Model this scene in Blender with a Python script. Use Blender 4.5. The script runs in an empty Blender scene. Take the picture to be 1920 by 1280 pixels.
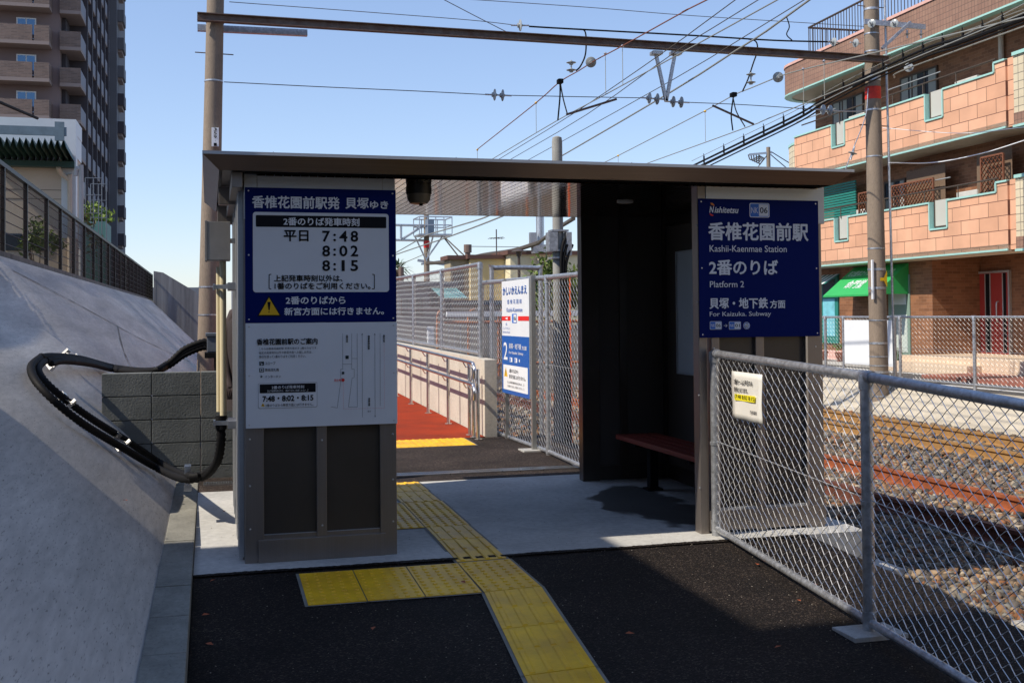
import bpy, bmesh, math, random
import numpy as np
from mathutils import Vector, Matrix
R = math.radians
random.seed(7); rng = np.random.default_rng(7)
sc = bpy.context.scene
COL = sc.collection
# ------------------------------------------------------------------ camera
FPX, YAW, PIT, ROLL, SHY, CAMZ = 2090.0, R(15.2), R(1.2), R(0.49), -94.0, 1.43
fw = np.array([math.sin(YAW)*math.cos(PIT), math.cos(YAW)*math.cos(PIT), math.sin(PIT)])
r0 = np.array([math.cos(YAW), -math.sin(YAW), 0.0]); u0 = np.cross(r0, fw)
rt = r0*math.cos(ROLL)-u0*math.sin(ROLL); up = u0*math.cos(ROLL)+r0*math.sin(ROLL)
cd = bpy.data.cameras.new('camera'); cam = bpy.data.objects.new('camera', cd); COL.objects.link(cam)
cam.matrix_world = Matrix(((rt[0], up[0], -fw[0], 0), (rt[1], up[1], -fw[1], 0), (rt[2], up[2], -fw[2], CAMZ), (0, 0, 0, 1)))
cd.sensor_width = 36; cd.lens = FPX/1920*36; cd.shift_y = SHY/1920; cd.clip_start = .05; cd.clip_end = 3000
sc.camera = cam
# ------------------------------------------------------------------ light
sund = Vector((-.91, -.16, .98)).normalized()          # towards the sun
w = bpy.data.worlds.new('World'); sc.world = w; w.use_nodes = True
nt = w.node_tree; bg = nt.nodes['Background']
sky = nt.nodes.new('ShaderNodeTexSky'); sky.sky_type = 'NISHITA'; sky.sun_disc = False
sky.sun_elevation = math.asin(sund.z); sky.sun_rotation = math.atan2(sund.x, sund.y)
sky.air_density = 1.0; sky.dust_density = .3; sky.ozone_density = 2.2; sky.altitude = 20
tn_ = nt.nodes.new('ShaderNodeVectorMath'); tn_.operation = 'MULTIPLY'; tn_.inputs[1].default_value = (.97, 1.0, 1.14); ga_ = nt.nodes.new('ShaderNodeGamma'); ga_.inputs[1].default_value = .78; nt.links.new(sky.outputs[0], ga_.inputs[0]); nt.links.new(ga_.outputs[0], tn_.inputs[0]); nt.links.new(tn_.outputs[0], bg.inputs[0]); bg.inputs[1].default_value = .15
sl = bpy.data.lights.new('sun', 'SUN'); sl.energy = 3.5; sl.angle = R(.55); sl.color = (1, .90, .76)
so = bpy.data.objects.new('sun', sl); COL.objects.link(so); so.rotation_euler = sund.to_track_quat('Z', 'Y').to_euler(); so.location = (-30, -5, 40)
sc.view_settings.view_transform = 'Standard'; sc.view_settings.look = 'None'; sc.view_settings.gamma = 1; sc.view_settings.exposure = 0.6
sc.cycles.max_bounces = 8; sc.cycles.caustics_reflective = False; sc.cycles.caustics_refractive = False; sc.cycles.transparent_max_bounces = 16

# ------------------------------------------------------------------ measuring: sight line of a photo point cut with a real plane
def ray(x, y): return fw+rt*(x-960)/FPX-up*(y-640-SHY)/FPX
def at(x, y, ax, val):
    d = ray(x, y); c = (0, 0, CAMZ)[ax]; t = (val-c)/d[ax]; return Vector((d[0]*t, d[1]*t, CAMZ+d[2]*t))
def atp(x, y, n, k):   # plane n.p = k
    d = ray(x, y); n = np.array(n, float); t = (k-n[2]*CAMZ)/(n@d); return Vector((d[0]*t, d[1]*t, CAMZ+d[2]*t))

# ------------------------------------------------------------------ materials
MATS = {}
def mat(name, c, rough=.6, metal=0., var=.0, scale=6., bump=0., bscale=80., c2=None, spec=None, emis=None, stretch=None, alpha=None, trans=0):
    if name in MATS: return MATS[name]
    m = bpy.data.materials.new(name); m.use_nodes = True; t = m.node_tree; b = t.nodes['Principled BSDF']
    b.inputs['Roughness'].default_value = rough; b.inputs['Metallic'].default_value = metal
    if spec is not None: b.inputs['Specular IOR Level'].default_value = spec
    b.inputs['Base Color'].default_value = (*c, 1)
    tc = t.nodes.new('ShaderNodeTexCoord'); vec = tc.outputs['Object']
    if stretch:
        mp = t.nodes.new('ShaderNodeMapping'); mp.inputs['Scale'].default_value = stretch; t.links.new(vec, mp.inputs[0]); vec = mp.outputs[0]
    if var > 0 or c2:
        n = t.nodes.new('ShaderNodeTexNoise'); n.inputs['Scale'].default_value = scale; n.inputs['Detail'].default_value = 8; n.inputs['Roughness'].default_value = .65
        t.links.new(vec, n.inputs['Vector'])
        cr = t.nodes.new('ShaderNodeValToRGB'); cr.color_ramp.elements[0].position = .33; cr.color_ramp.elements[1].position = .68
        a = c2 if c2 else tuple(max(0, k*(1-var)) for k in c)
        e = c if c2 else tuple(min(1, k*(1+var)) for k in c)
        cr.color_ramp.elements[0].color = (*a, 1); cr.color_ramp.elements[1].color = (*e, 1)
        t.links.new(n.outputs['Fac'], cr.inputs[0]); t.links.new(cr.outputs[0], b.inputs['Base Color'])
        mr = t.nodes.new('ShaderNodeMapRange'); mr.inputs['To Min'].default_value = max(0, rough-.12); mr.inputs['To Max'].default_value = min(1, rough+.12)
        t.links.new(n.outputs['Fac'], mr.inputs[0]); t.links.new(mr.outputs[0], b.inputs['Roughness'])
    if bump > 0:
        n2 = t.nodes.new('ShaderNodeTexNoise'); n2.inputs['Scale'].default_value = bscale; n2.inputs['Detail'].default_value = 4
        t.links.new(vec, n2.inputs['Vector'])
        bp = t.nodes.new('ShaderNodeBump'); bp.inputs['Strength'].default_value = bump; bp.inputs['Distance'].default_value = .01
        t.links.new(n2.outputs['Fac'], bp.inputs['Height']); t.links.new(bp.outputs[0], b.inputs['Normal'])
    if emis: b.inputs['Emission Color'].default_value = (*emis, 1); b.inputs['Emission Strength'].default_value = 1
    if trans: b.inputs['Transmission Weight'].default_value = trans
    if alpha is not None: b.inputs['Alpha'].default_value = alpha
    MATS[name] = m; return m

def brick(name, c1, c2, mortar, bw, bh, ms=.008, axes='YZ', rough=.7, offset=.5, msm=0.1, bias=0.):
    if name in MATS: return MATS[name]
    m = bpy.data.materials.new(name); m.use_nodes = True; t = m.node_tree; b = t.nodes['Principled BSDF']; b.inputs['Roughness'].default_value = rough
    tc = t.nodes.new('ShaderNodeTexCoord'); sx = t.nodes.new('ShaderNodeSeparateXYZ'); cx = t.nodes.new('ShaderNodeCombineXYZ')
    t.links.new(tc.outputs['Object'], sx.inputs[0])
    if axes == 'R':     # either wall direction: sum of x and y
        ad = t.nodes.new('ShaderNodeMath'); ad.operation = 'ADD'; t.links.new(sx.outputs[0], ad.inputs[0]); t.links.new(sx.outputs[1], ad.inputs[1])
        t.links.new(ad.outputs[0], cx.inputs[0]); t.links.new(sx.outputs[2], cx.inputs[1])
    else:
        t.links.new(sx.outputs['XYZ'.index(axes[0])], cx.inputs[0]); t.links.new(sx.outputs['XYZ'.index(axes[1])], cx.inputs[1])
    br = t.nodes.new('ShaderNodeTexBrick'); br.offset = offset
    t.links.new(cx.outputs[0], br.inputs['Vector'])
    br.inputs['Color1'].default_value = (*c1, 1); br.inputs['Color2'].default_value = (*c2, 1); br.inputs['Mortar'].default_value = (*mortar, 1)
    br.inputs['Scale'].default_value = 1; br.inputs['Brick Width'].default_value = bw; br.inputs['Row Height'].default_value = bh
    br.inputs['Mortar Size'].default_value = ms; br.inputs['Mortar Smooth'].default_value = msm; br.inputs['Bias'].default_value = bias
    n = t.nodes.new('ShaderNodeTexNoise'); n.inputs['Scale'].default_value = 1.3; n.inputs['Detail'].default_value = 7
    t.links.new(tc.outputs['Object'], n.inputs['Vector'])
    mr = t.nodes.new('ShaderNodeMapRange'); mr.inputs['To Min'].default_value = .68; mr.inputs['To Max'].default_value = 1.25; t.links.new(n.outputs['Fac'], mr.inputs[0])
    mx = t.nodes.new('ShaderNodeVectorMath'); mx.operation = 'SCALE'; t.links.new(br.outputs['Color'], mx.inputs[0]); t.links.new(mr.outputs[0], mx.inputs['Scale'])
    t.links.new(mx.outputs[0], b.inputs['Base Color'])
    bp = t.nodes.new('ShaderNodeBump'); bp.inputs['Strength'].default_value = .5; bp.inputs['Distance'].default_value = .006; bp.invert = True
    t.links.new(br.outputs['Fac'], bp.inputs['Height']); t.links.new(bp.outputs[0], b.inputs['Normal'])
    MATS[name] = m; return m

def concrete(name, c, streak=(1, 1, 1), s=2.2, var=.22, speck=.5, joint=None):
    """weathered concrete: broad stains, fine mottling, dark pits"""
    if name in MATS: return MATS[name]
    m = bpy.data.materials.new(name); m.use_nodes = True; t = m.node_tree; b = t.nodes['Principled BSDF']; b.inputs['Roughness'].default_value = .85
    tc = t.nodes.new('ShaderNodeTexCoord'); mp = t.nodes.new('ShaderNodeMapping'); mp.inputs['Scale'].default_value = streak; t.links.new(tc.outputs['Object'], mp.inputs[0])
    n1 = t.nodes.new('ShaderNodeTexNoise'); n1.inputs['Scale'].default_value = s; n1.inputs['Detail'].default_value = 9; n1.inputs['Roughness'].default_value = .6; n1.inputs['Distortion'].default_value = .3
    n2 = t.nodes.new('ShaderNodeTexNoise'); n2.inputs['Scale'].default_value = s*14; n2.inputs['Detail'].default_value = 6
    n3 = t.nodes.new('ShaderNodeTexNoise'); n3.inputs['Scale'].default_value = 85; n3.inputs['Detail'].default_value = 3
    for n in (n1, n2, n3): t.links.new(mp.outputs[0], n.inputs['Vector'])
    def mrg(n, a, bb, lo=0., hi=1.):
        r = t.nodes.new('ShaderNodeMapRange'); r.inputs['From Min'].default_value = lo; r.inputs['From Max'].default_value = hi
        r.inputs['To Min'].default_value = a; r.inputs['To Max'].default_value = bb; t.links.new(n.outputs['Fac'], r.inputs[0]); return r.outputs[0]
    a1 = mrg(n1, 1-var, 1+var, .3, .7); a2 = mrg(n2, .88, 1.1, .3, .7); a3 = mrg(n3, 1-speck, 1.0, .28, .40)
    m1 = t.nodes.new('ShaderNodeMath'); m1.operation = 'MULTIPLY'; t.links.new(a1, m1.inputs[0]); t.links.new(a2, m1.inputs[1])
    m2 = t.nodes.new('ShaderNodeMath'); m2.operation = 'MULTIPLY'; t.links.new(m1.outputs[0], m2.inputs[0]); t.links.new(a3, m2.inputs[1])
    v = t.nodes.new('ShaderNodeVectorMath'); v.operation = 'SCALE'; v.inputs[0].default_value = c; t.links.new(m2.outputs[0], v.inputs['Scale'])
    t.links.new(v.outputs[0], b.inputs['Base Color'])
    bp = t.nodes.new('ShaderNodeBump'); bp.inputs['Strength'].default_value = .25; bp.inputs['Distance'].default_value = .004
    t.links.new(m2.outputs[0], bp.inputs['Height']); t.links.new(bp.outputs[0], b.inputs['Normal'])
    MATS[name] = m; return m

def asphalt(name, c, light, amount=.5):
    """aggregate: voronoi cells, some of them pale, pitted between"""
    if name in MATS: return MATS[name]
    m = bpy.data.materials.new(name); m.use_nodes = True; t = m.node_tree; b = t.nodes['Principled BSDF']; b.inputs['Roughness'].default_value = .85; b.inputs['Specular IOR Level'].default_value = .22
    tc = t.nodes.new('ShaderNodeTexCoord')
    vo = t.nodes.new('ShaderNodeTexVoronoi'); vo.inputs['Scale'].default_value = 130; t.links.new(tc.outputs['Object'], vo.inputs['Vector'])
    bw = t.nodes.new('ShaderNodeSeparateColor'); t.links.new(vo.outputs['Color'], bw.inputs[0])
    cr = t.nodes.new('ShaderNodeValToRGB'); cr.color_ramp.elements[0].position = .3; cr.color_ramp.elements[0].color = (*c, 1)
    cr.color_ramp.elements[1].position = 1.0; cr.color_ramp.elements[1].color = (*light, 1)
    e = cr.color_ramp.elements.new(.8); e.color = tuple(c[i]*1.9 for i in range(3))+(1,)
    t.links.new(bw.outputs[0], cr.inputs[0])
    n = t.nodes.new('ShaderNodeTexNoise'); n.inputs['Scale'].default_value = 1.7; n.inputs['Detail'].default_value = 8; t.links.new(tc.outputs['Object'], n.inputs['Vector'])
    mr = t.nodes.new('ShaderNodeMapRange'); mr.inputs['From Min'].default_value = .3; mr.inputs['From Max'].default_value = .7; mr.inputs['To Min'].default_value = .55; mr.inputs['To Max'].default_value = 1.6; t.links.new(n.outputs['Fac'], mr.inputs[0])
    v = t.nodes.new('ShaderNodeVectorMath'); v.operation = 'SCALE'; t.links.new(cr.outputs[0], v.inputs[0]); t.links.new(mr.outputs[0], v.inputs['Scale'])
    t.links.new(v.outputs[0], b.inputs['Base Color'])
    bp = t.nodes.new('ShaderNodeBump'); bp.inputs['Strength'].default_value = .9; bp.inputs['Distance'].default_value = .006; bp.invert = True
    t.links.new(vo.outputs['Distance'], bp.inputs['Height']); t.links.new(bp.outputs[0], b.inputs['Normal'])
    MATS[name] = m; return m

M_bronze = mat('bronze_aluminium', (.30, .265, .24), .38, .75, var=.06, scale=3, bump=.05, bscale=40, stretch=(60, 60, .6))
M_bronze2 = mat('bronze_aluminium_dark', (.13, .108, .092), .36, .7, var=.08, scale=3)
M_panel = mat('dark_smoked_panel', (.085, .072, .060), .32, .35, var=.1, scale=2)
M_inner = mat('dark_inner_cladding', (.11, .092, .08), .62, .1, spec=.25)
M_head = mat('aluminium_and_skylit_bronze', (.56, .58, .60), .42, .6, var=.05, scale=3, stretch=(.6, 60, 60))  # headers wear it too: bronze with sky reflection lightened into the colour
M_ceil = mat('polished_dark_slats', (.52, .43, .34), .07, 1.0, bump=.10, bscale=3, stretch=(2, 4, 1))
M_steel = mat('stainless_steel', (.66, .66, .66), .30, 1.0, var=.05, scale=9)
M_galv = mat('galvanised_steel', (.50, .52, .55), .42, .8, var=.28, scale=30, bump=.15, bscale=90)
M_wire = mat('galvanised_wire', (.68, .69, .70), .36, .7); M_fwire = mat('galvanised_wire_far', (.46, .47, .48), .42, .65)
M_dwire = mat('weathered_wire', (.10, .085, .07), .6, .3)
M_rwire = mat('rusty_wire', (.22, .08, .05), .7, .2)
M_gwire = mat('pale_steel_wire', (.35, .36, .33), .5, .5)
M_black = mat('black_rubber', (.009, .009, .010), .65, 0, var=.1, scale=10, spec=.15)
M_blue = mat('sign_blue', (.0006, .010, .115), .5, 0, var=.03, scale=4, spec=.08)
M_white = mat('sign_white', (.74, .78, .82), .4, 0, var=.02, scale=4)
M_ink = mat('sign_black', (.010, .011, .014), .5, spec=.12)
M_lett = mat('sign_letter_white', (.78, .81, .85), .5)
M_yel = mat('sign_yellow', (.80, .48, .01), .4)
M_red = mat('sign_red', (.75, .02, .015), .4)
M_org = mat('sign_orange', (.85, .25, .02), .4)
M_mblue = mat('sign_mid_blue', (.02, .16, .62), .4)
M_dblue2 = mat('platform_sign_blue', (.006, .10, .42), .35)
M_insu = mat('porcelain', (.32, .35, .36), .18, 0, var=.1, scale=20)
M_pole = concrete('pole_concrete', (.235, .185, .14), (1, 1, .25), 5, .15, .3)
M_rust = mat('rusty_steel', (.19, .155, .135), .75, .35, c2=(.12, .065, .048), scale=7, bump=.3, bscale=30)
M_slope = concrete('slope_concrete', (.48, .45, .41), (1.5, .20, 1.5), 1.6, .24, .5)
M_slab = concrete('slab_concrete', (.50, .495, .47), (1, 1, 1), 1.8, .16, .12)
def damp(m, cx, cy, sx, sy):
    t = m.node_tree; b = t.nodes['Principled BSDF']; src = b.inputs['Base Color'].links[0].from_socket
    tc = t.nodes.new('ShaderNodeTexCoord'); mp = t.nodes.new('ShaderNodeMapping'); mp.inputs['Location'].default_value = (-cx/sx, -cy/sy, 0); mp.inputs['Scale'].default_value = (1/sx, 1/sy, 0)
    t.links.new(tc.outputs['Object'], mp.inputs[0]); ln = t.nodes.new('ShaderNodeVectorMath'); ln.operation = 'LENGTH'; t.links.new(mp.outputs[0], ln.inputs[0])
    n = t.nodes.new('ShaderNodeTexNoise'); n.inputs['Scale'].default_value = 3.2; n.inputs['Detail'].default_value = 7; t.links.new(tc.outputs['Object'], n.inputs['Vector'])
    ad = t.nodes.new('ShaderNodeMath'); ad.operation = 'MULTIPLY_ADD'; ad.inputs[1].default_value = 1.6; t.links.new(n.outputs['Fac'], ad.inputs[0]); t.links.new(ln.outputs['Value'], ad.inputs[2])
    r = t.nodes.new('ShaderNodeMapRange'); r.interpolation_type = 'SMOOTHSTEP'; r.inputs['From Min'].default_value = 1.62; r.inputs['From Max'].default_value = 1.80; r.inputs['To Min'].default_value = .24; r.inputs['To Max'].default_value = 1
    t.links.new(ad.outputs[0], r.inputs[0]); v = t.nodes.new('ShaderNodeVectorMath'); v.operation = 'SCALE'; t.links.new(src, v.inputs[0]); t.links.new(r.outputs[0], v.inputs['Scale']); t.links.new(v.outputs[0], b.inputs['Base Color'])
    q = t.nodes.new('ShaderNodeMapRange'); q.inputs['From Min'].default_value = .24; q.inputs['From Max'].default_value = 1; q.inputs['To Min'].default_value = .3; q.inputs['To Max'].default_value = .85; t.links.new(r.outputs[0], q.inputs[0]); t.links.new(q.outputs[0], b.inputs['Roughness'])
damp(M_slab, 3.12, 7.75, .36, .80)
M_curb = concrete('curb_concrete', (.215, .21, .18), (1, .6, 1), 3.5, .35, .4)
M_con = concrete('concrete', (.42, .41, .385), (1, 1, 1), 3, .2, .35)
M_dcon = concrete('stained_concrete', (.15, .148, .135), (3, 3, .3), 2, .45, .3)
M_wall = concrete('retaining_concrete', (.58, .54, .46), (1, 1, 1), 2.5, .12, .25)
M_asph = asphalt('new_asphalt', (.0065, .0045, .0037), (.060, .046, .036))
M_asph2 = asphalt('brownish_asphalt', (.018, .013, .011), (.11, .085, .07))
M_road = mat('street_asphalt', (.09, .088, .085), .85, 0, var=.2, scale=3, bump=.3)
M_redp = mat('red_paving', (.34, .045, .018), .9, 0, spec=.08, c2=(.22, .035, .018), scale=2.5, bump=.3, bscale=160)
M_tile = mat('tactile_yellow', (.90, .47, .006), .5, 0, var=.24, scale=4, bump=.15, bscale=60)
M_grout = mat('tile_edge_grey', (.20, .195, .17), .8, 0, var=.2, scale=9)
M_cream = mat('cream_pvc', (.66, .58, .38), .4, 0, var=.04, scale=6)
M_greyb = mat('grey_plastic', (.13, .15, .18), .45, 0, var=.08, scale=6)
M_bench = mat('red_bench_slats', (.24, .030, .015), .55, 0, var=.2, scale=4, stretch=(20, 1, 20))
M_leaf = mat('leaf_green', (.07, .12, .02), .6, 0, c2=(.14, .19, .03), scale=3)
M_leaf2 = mat('leaf_brown_green', (.13, .10, .03), .6, 0, c2=(.06, .08, .02), scale=2)
M_bark = mat('bark', (.09, .06, .04), .9, 0, var=.3, scale=12, bump=.5)
M_glass = mat('window_glass', (.05, .07, .09), .06, .4)
M_glassb = mat('sky_blue_glass', (.10, .18, .28), .08, .6)

# ------------------------------------------------------------------ mesh helpers
class MB:
    def __init__(s): s.v = []; s.f = []
    def add(s, vs, fs):
        o = len(s.v); s.v += [tuple(p) for p in vs]; s.f += [tuple(i+o for i in f) for f in fs]; return s
    def hexa(s, p):      # 8 points: bottom 4, top 4
        return s.add(p, [(3, 2, 1, 0), (4, 5, 6, 7), (0, 1, 5, 4), (1, 2, 6, 5), (2, 3, 7, 6), (3, 0, 4, 7)])
    def box(s, x0, x1, y0, y1, z0, z1):
        return s.hexa([(x0, y0, z0), (x1, y0, z0), (x1, y1, z0), (x0, y1, z0), (x0, y0, z1), (x1, y0, z1), (x1, y1, z1), (x0, y1, z1)])
    def bbox(s, x0, x1, y0, y1, z0, z1, b=.004):   # bevelled box
        bm = bmesh.new(); bmesh.ops.create_cube(bm, size=1)
        for v in bm.verts: v.co = ((x0+x1)/2+v.co.x*(x1-x0), (y0+y1)/2+v.co.y*(y1-y0), (z0+z1)/2+v.co.z*(z1-z0))
        bmesh.ops.bevel(bm, geom=bm.edges[:], offset=b, segments=2, affect='EDGES', profile=.7)
        bm.verts.index_update(); s.add([v.co for v in bm.verts], [[v.index for v in f.verts] for f in bm.faces]); bm.free(); return s
    def bar(s, a, b, w, h, upv=(0, 0, 1)):
        a = Vector(a); b = Vector(b); d = (b-a).normalized(); u = Vector(upv)
        x = d.cross(u).normalized() if abs(d.dot(u)) < .99 else Vector((1, 0, 0)); y = x.cross(d).normalized()
        q = [(-w/2, -h/2), (w/2, -h/2), (w/2, h/2), (-w/2, h/2)]
        return s.hexa([a+x*i+y*j for i, j in q]+[b+x*i+y*j for i, j in q])
    def tube(s, pts, r, n=8, cap=True):
        pts = [Vector(p) for p in pts]; rs = r if isinstance(r, (list, tuple)) else [r]*len(pts)
        t0 = (pts[1]-pts[0]).normalized(); ref = Vector((0, 0, 1)) if abs(t0.z) < .9 else Vector((1, 0, 0))
        nrm = (ref-t0*ref.dot(t0)).normalized(); vs = []; m = len(pts)
        for i, p in enumerate(pts):
            t = (pts[min(i+1, m-1)]-pts[max(i-1, 0)])
            t = t.normalized() if t.length > 1e-9 else t0
            nn = nrm-t*nrm.dot(t); nrm = nn.normalized() if nn.length > 1e-6 else nrm
            bn = t.cross(nrm)
            for k in range(n):
                a = 2*math.pi*k/n; vs.append(p+(nrm*math.cos(a)+bn*math.sin(a))*rs[i])
        fs = [(i*n+k, i*n+(k+1) % n, (i+1)*n+(k+1) % n, (i+1)*n+k) for i in range(m-1) for k in range(n)]
        if cap: fs += [tuple(range(n))[::-1], tuple((m-1)*n+k for k in range(n))]
        return s.add(vs, fs)
    def prism(s, poly, f, d):    # poly 2-D, f maps (u,v,w)
        n = len(poly)
        return s.add([f(u, v, 0) for u, v in poly]+[f(u, v, d) for u, v in poly],
                     [tuple(range(n))[::-1], tuple(range(n, 2*n))]+[(i, (i+1) % n, n+(i+1) % n, n+i) for i in range(n)])
    def disc(s, c, axis, prof, n=20):   # lathe along axis; prof = (along, radius)
        c = Vector(c); a = Vector(axis).normalized(); ref = Vector((0, 0, 1)) if abs(a.z) < .9 else Vector((1, 0, 0))
        x = a.cross(ref).normalized(); y = a.cross(x); m = len(prof); vs = []
        for h, r in prof:
            for k in range(n):
                t = 2*math.pi*k/n; vs.append(c+a*h+(x*math.cos(t)+y*math.sin(t))*max(r, 1e-4))
        fs = [(i*n+k, i*n+(k+1) % n, (i+1)*n+(k+1) % n, (i+1)*n+k) for i in range(m-1) for k in range(n)]
        return s.add(vs, fs+[tuple(range(n))[::-1], tuple((m-1)*n+k for k in range(n))])
    def obj(s, name, m, parent=None, smooth=False, local=False, recalc=True):
        me = bpy.data.meshes.new(name); vs = s.v
        if parent is not None and not local:
            L = parent.get('_o', (0, 0, 0)); vs = [(p[0]-L[0], p[1]-L[1], p[2]-L[2]) for p in vs]
        me.from_pydata(vs, [], s.f)
        if recalc:
            bm = bmesh.new(); bm.from_mesh(me); bmesh.ops.recalc_face_normals(bm, faces=bm.faces); bm.to_mesh(me); bm.free()
        me.materials.append(m)
        if smooth:
            me.polygons.foreach_set('use_smooth', [True]*len(me.polygons))
            try: me.set_sharp_from_angle(angle=R(40))
            except Exception: pass
        o = bpy.data.objects.new(name, me); COL.objects.link(o)
        if parent is not None:
            o.parent = parent; o['_o'] = parent.get('_o', (0, 0, 0))
        return o
def tag(o, label=None, cat=None, group=None, kind=None):
    for k, v in (('label', label), ('category', cat), ('group', group), ('kind', kind)):
        if v: o[k] = v
    return o
def T(name, label, cat, loc=(0, 0, 0), group=None, rz=0):
    o = bpy.data.objects.new(name, None); COL.objects.link(o); o.location = loc; o.rotation_euler = (0, 0, rz); o['_o'] = tuple(loc); o.empty_display_size = .2
    return tag(o, label, cat, group)
def single(mb, name, m, label, cat, loc=None, group=None, smooth=False):
    """a thing that is one mesh, origin at its base"""
    if loc is None:
        a = np.array(mb.v); loc = (float(a[:, 0].mean()), float(a[:, 1].mean()), float(a[:, 2].min()))
    mb.v = [(p[0]-loc[0], p[1]-loc[1], p[2]-loc[2]) for p in mb.v]
    o = mb.obj(name, m, None, smooth); o.location = loc; return tag(o, label, cat, group)
def struct(mb, name, m, smooth=False): return tag(mb.obj(name, m, None, smooth), kind='structure')
def copy_tree(o, parent=None):
    c = o.copy(); COL.objects.link(c); c.parent = parent
    for ch in list(o.children): copy_tree(ch, c)
    return c
def bez(p, n=10):            # Catmull-Rom through points
    p = [Vector(q) for q in p]; q = [p[0]*2-p[1]]+p+[p[-1]*2-p[-2]]; out = []
    for i in range(1, len(q)-2):
        a, b, c, d = q[i-1:i+3]
        for k in range(n):
            t = k/n; out.append(.5*((2*b)+(c-a)*t+(2*a-5*b+4*c-d)*t*t+(3*b-a-3*c+d)*t**3))
    out.append(p[-1]); return out

# ------------------------------------------------------------------ lettering
_dg = None
def text_mesh(s, off=0.0, shear=0.):
    cu = bpy.data.curves.new('t', 'FONT'); cu.body = s; cu.size = 1; cu.offset = off; cu.shear = shear; cu.resolution_u = 3; cu.fill_mode = 'FRONT'
    ob = bpy.data.objects.new('t', cu); COL.objects.link(ob)
    dg = bpy.context.evaluated_depsgraph_get(); dg.update()
    me = bpy.data.meshes.new_from_object(ob.evaluated_get(dg))
    vs = [tuple(v.co) for v in me.vertices]; fs = [tuple(p.vertices) for p in me.polygons]
    bpy.data.objects.remove(ob); bpy.data.curves.remove(cu); bpy.data.meshes.remove(me)
    return vs, fs
class Face:
    """a flat sign face: u to the right, v up, given in metres from its origin; px() turns photo boxes on that face into it"""
    def __init__(s, parent, O, U, V, n, pxf=None):
        s.p = parent; s.O = Vector(O); s.U = Vector(U); s.V = Vector(V); s.n = Vector(n); s.l = {}; s.pxf = pxf
    def P(s, u, v, w=0): return s.O+s.U*u+s.V*v+s.n*w
    def uv(s, x, y):
        p = s.pxf(x, y)-s.O; return p.dot(s.U), p.dot(s.V)
    def L(s, m):
        if m.name not in s.l: s.l[m.name] = (MB(), m)
        return s.l[m.name][0]
    def text(s, t, x0, y0, x1, y1, m, off=.0, shear=0., w=.004, rot=0, bold=False):
        """box in photo coordinates (x0,y0)-(x1,y1)"""
        xm, ym = (x0+x1)/2, (y0+y1)/2
        uc, vc = s.uv(xm, ym); W = s.uv(x1, ym)[0]-s.uv(x0, ym)[0]; H = s.uv(xm, y0)[1]-s.uv(xm, y1)[1]
        s.textuv(t, uc, vc, W, H, m, off, shear, w, rot, bold or (any(ord(c) > 0x2fff for c in t) and H > .03))
    def textuv(s, t, uc, vc, W, H, m, off=0., shear=0., w=.004, rot=0, bold=False):
        vs, fs = text_mesh(t, off, shear)
        if not vs: return
        a = np.array(vs); lo = a.min(0); hi = a.max(0); c = (lo+hi)/2; sz = np.maximum(hi-lo, 1e-6)
        if rot: sx, sy = H/sz[0], W/sz[1]
        else: sx, sy = W/sz[0], H/sz[1]
        out = []
        for p in vs:
            u, v = (p[0]-c[0])*sx, (p[1]-c[1])*sy
            if rot: u, v = -v*rot, u*rot
            out.append(s.P(uc+u, vc+v, w))
        s.L(m).add(out, fs)
        if bold:
            for k, (du, dv) in enumerate(((.022, 0), (-.022, 0), (0, .022), (0, -.022))):
                d = s.U*du*H+s.V*dv*H+s.n*(.00015*(k+1)); s.L(m).add([Vector(p)+d for p in out], fs)
    def poly(s, pts, m, w=.002, px=True):
        q = [s.uv(*p) if px else p for p in pts]
        s.L(m).add([s.P(u, v, w) for u, v in q], [tuple(range(len(q)))])
    def line(s, pts, m, t=.002, w=.003, px=True):
        q = [s.uv(*p) if px else p for p in pts]
        for (a, b), (c, d) in zip(q[:-1], q[1:]):
            L = math.hypot(c-a, d-b) or 1e-6; nx, ny = -(d-b)/L*t/2, (c-a)/L*t/2
            s.L(m).add([s.P(a+nx, b+ny, w), s.P(c+nx, d+ny, w), s.P(c-nx, d-ny, w), s.P(a-nx, b-ny, w)], [(0, 1, 2, 3)])
    def rrect(s, x0, y0, x1, y1, r, m, w=.002, px=True):
        if px:
            xm, ym = (x0+x1)/2, (y0+y1)/2
            a, b, c, d = s.uv(x0, ym)[0], s.uv(xm, y0)[1], s.uv(x1, ym)[0], s.uv(xm, y1)[1]
        else: a, b, c, d = x0, y1, x1, y0
        q = []
        for cx, cy, t0 in ((c-r, b-r, 0), (a+r, b-r, 90), (a+r, d+r, 180), (c-r, d+r, 270)):
            for k in range(6):
                t = R(t0+18*k); q.append((cx+r*math.cos(t), cy+r*math.sin(t)))
        s.poly(q, m, w, False)
    def circ(s, x, y, r, m, w=.002, px=True):
        u, v = s.uv(x, y) if px else (x, y)
        s.poly([(u+r*math.cos(R(a)), v+r*math.sin(R(a))) for a in range(0, 360, 20)], m, w, False)
    def done(s, name='lettering'):
        for mb, m in s.l.values():
            mb.obj(name, m, s.p, recalc=False)

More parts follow.
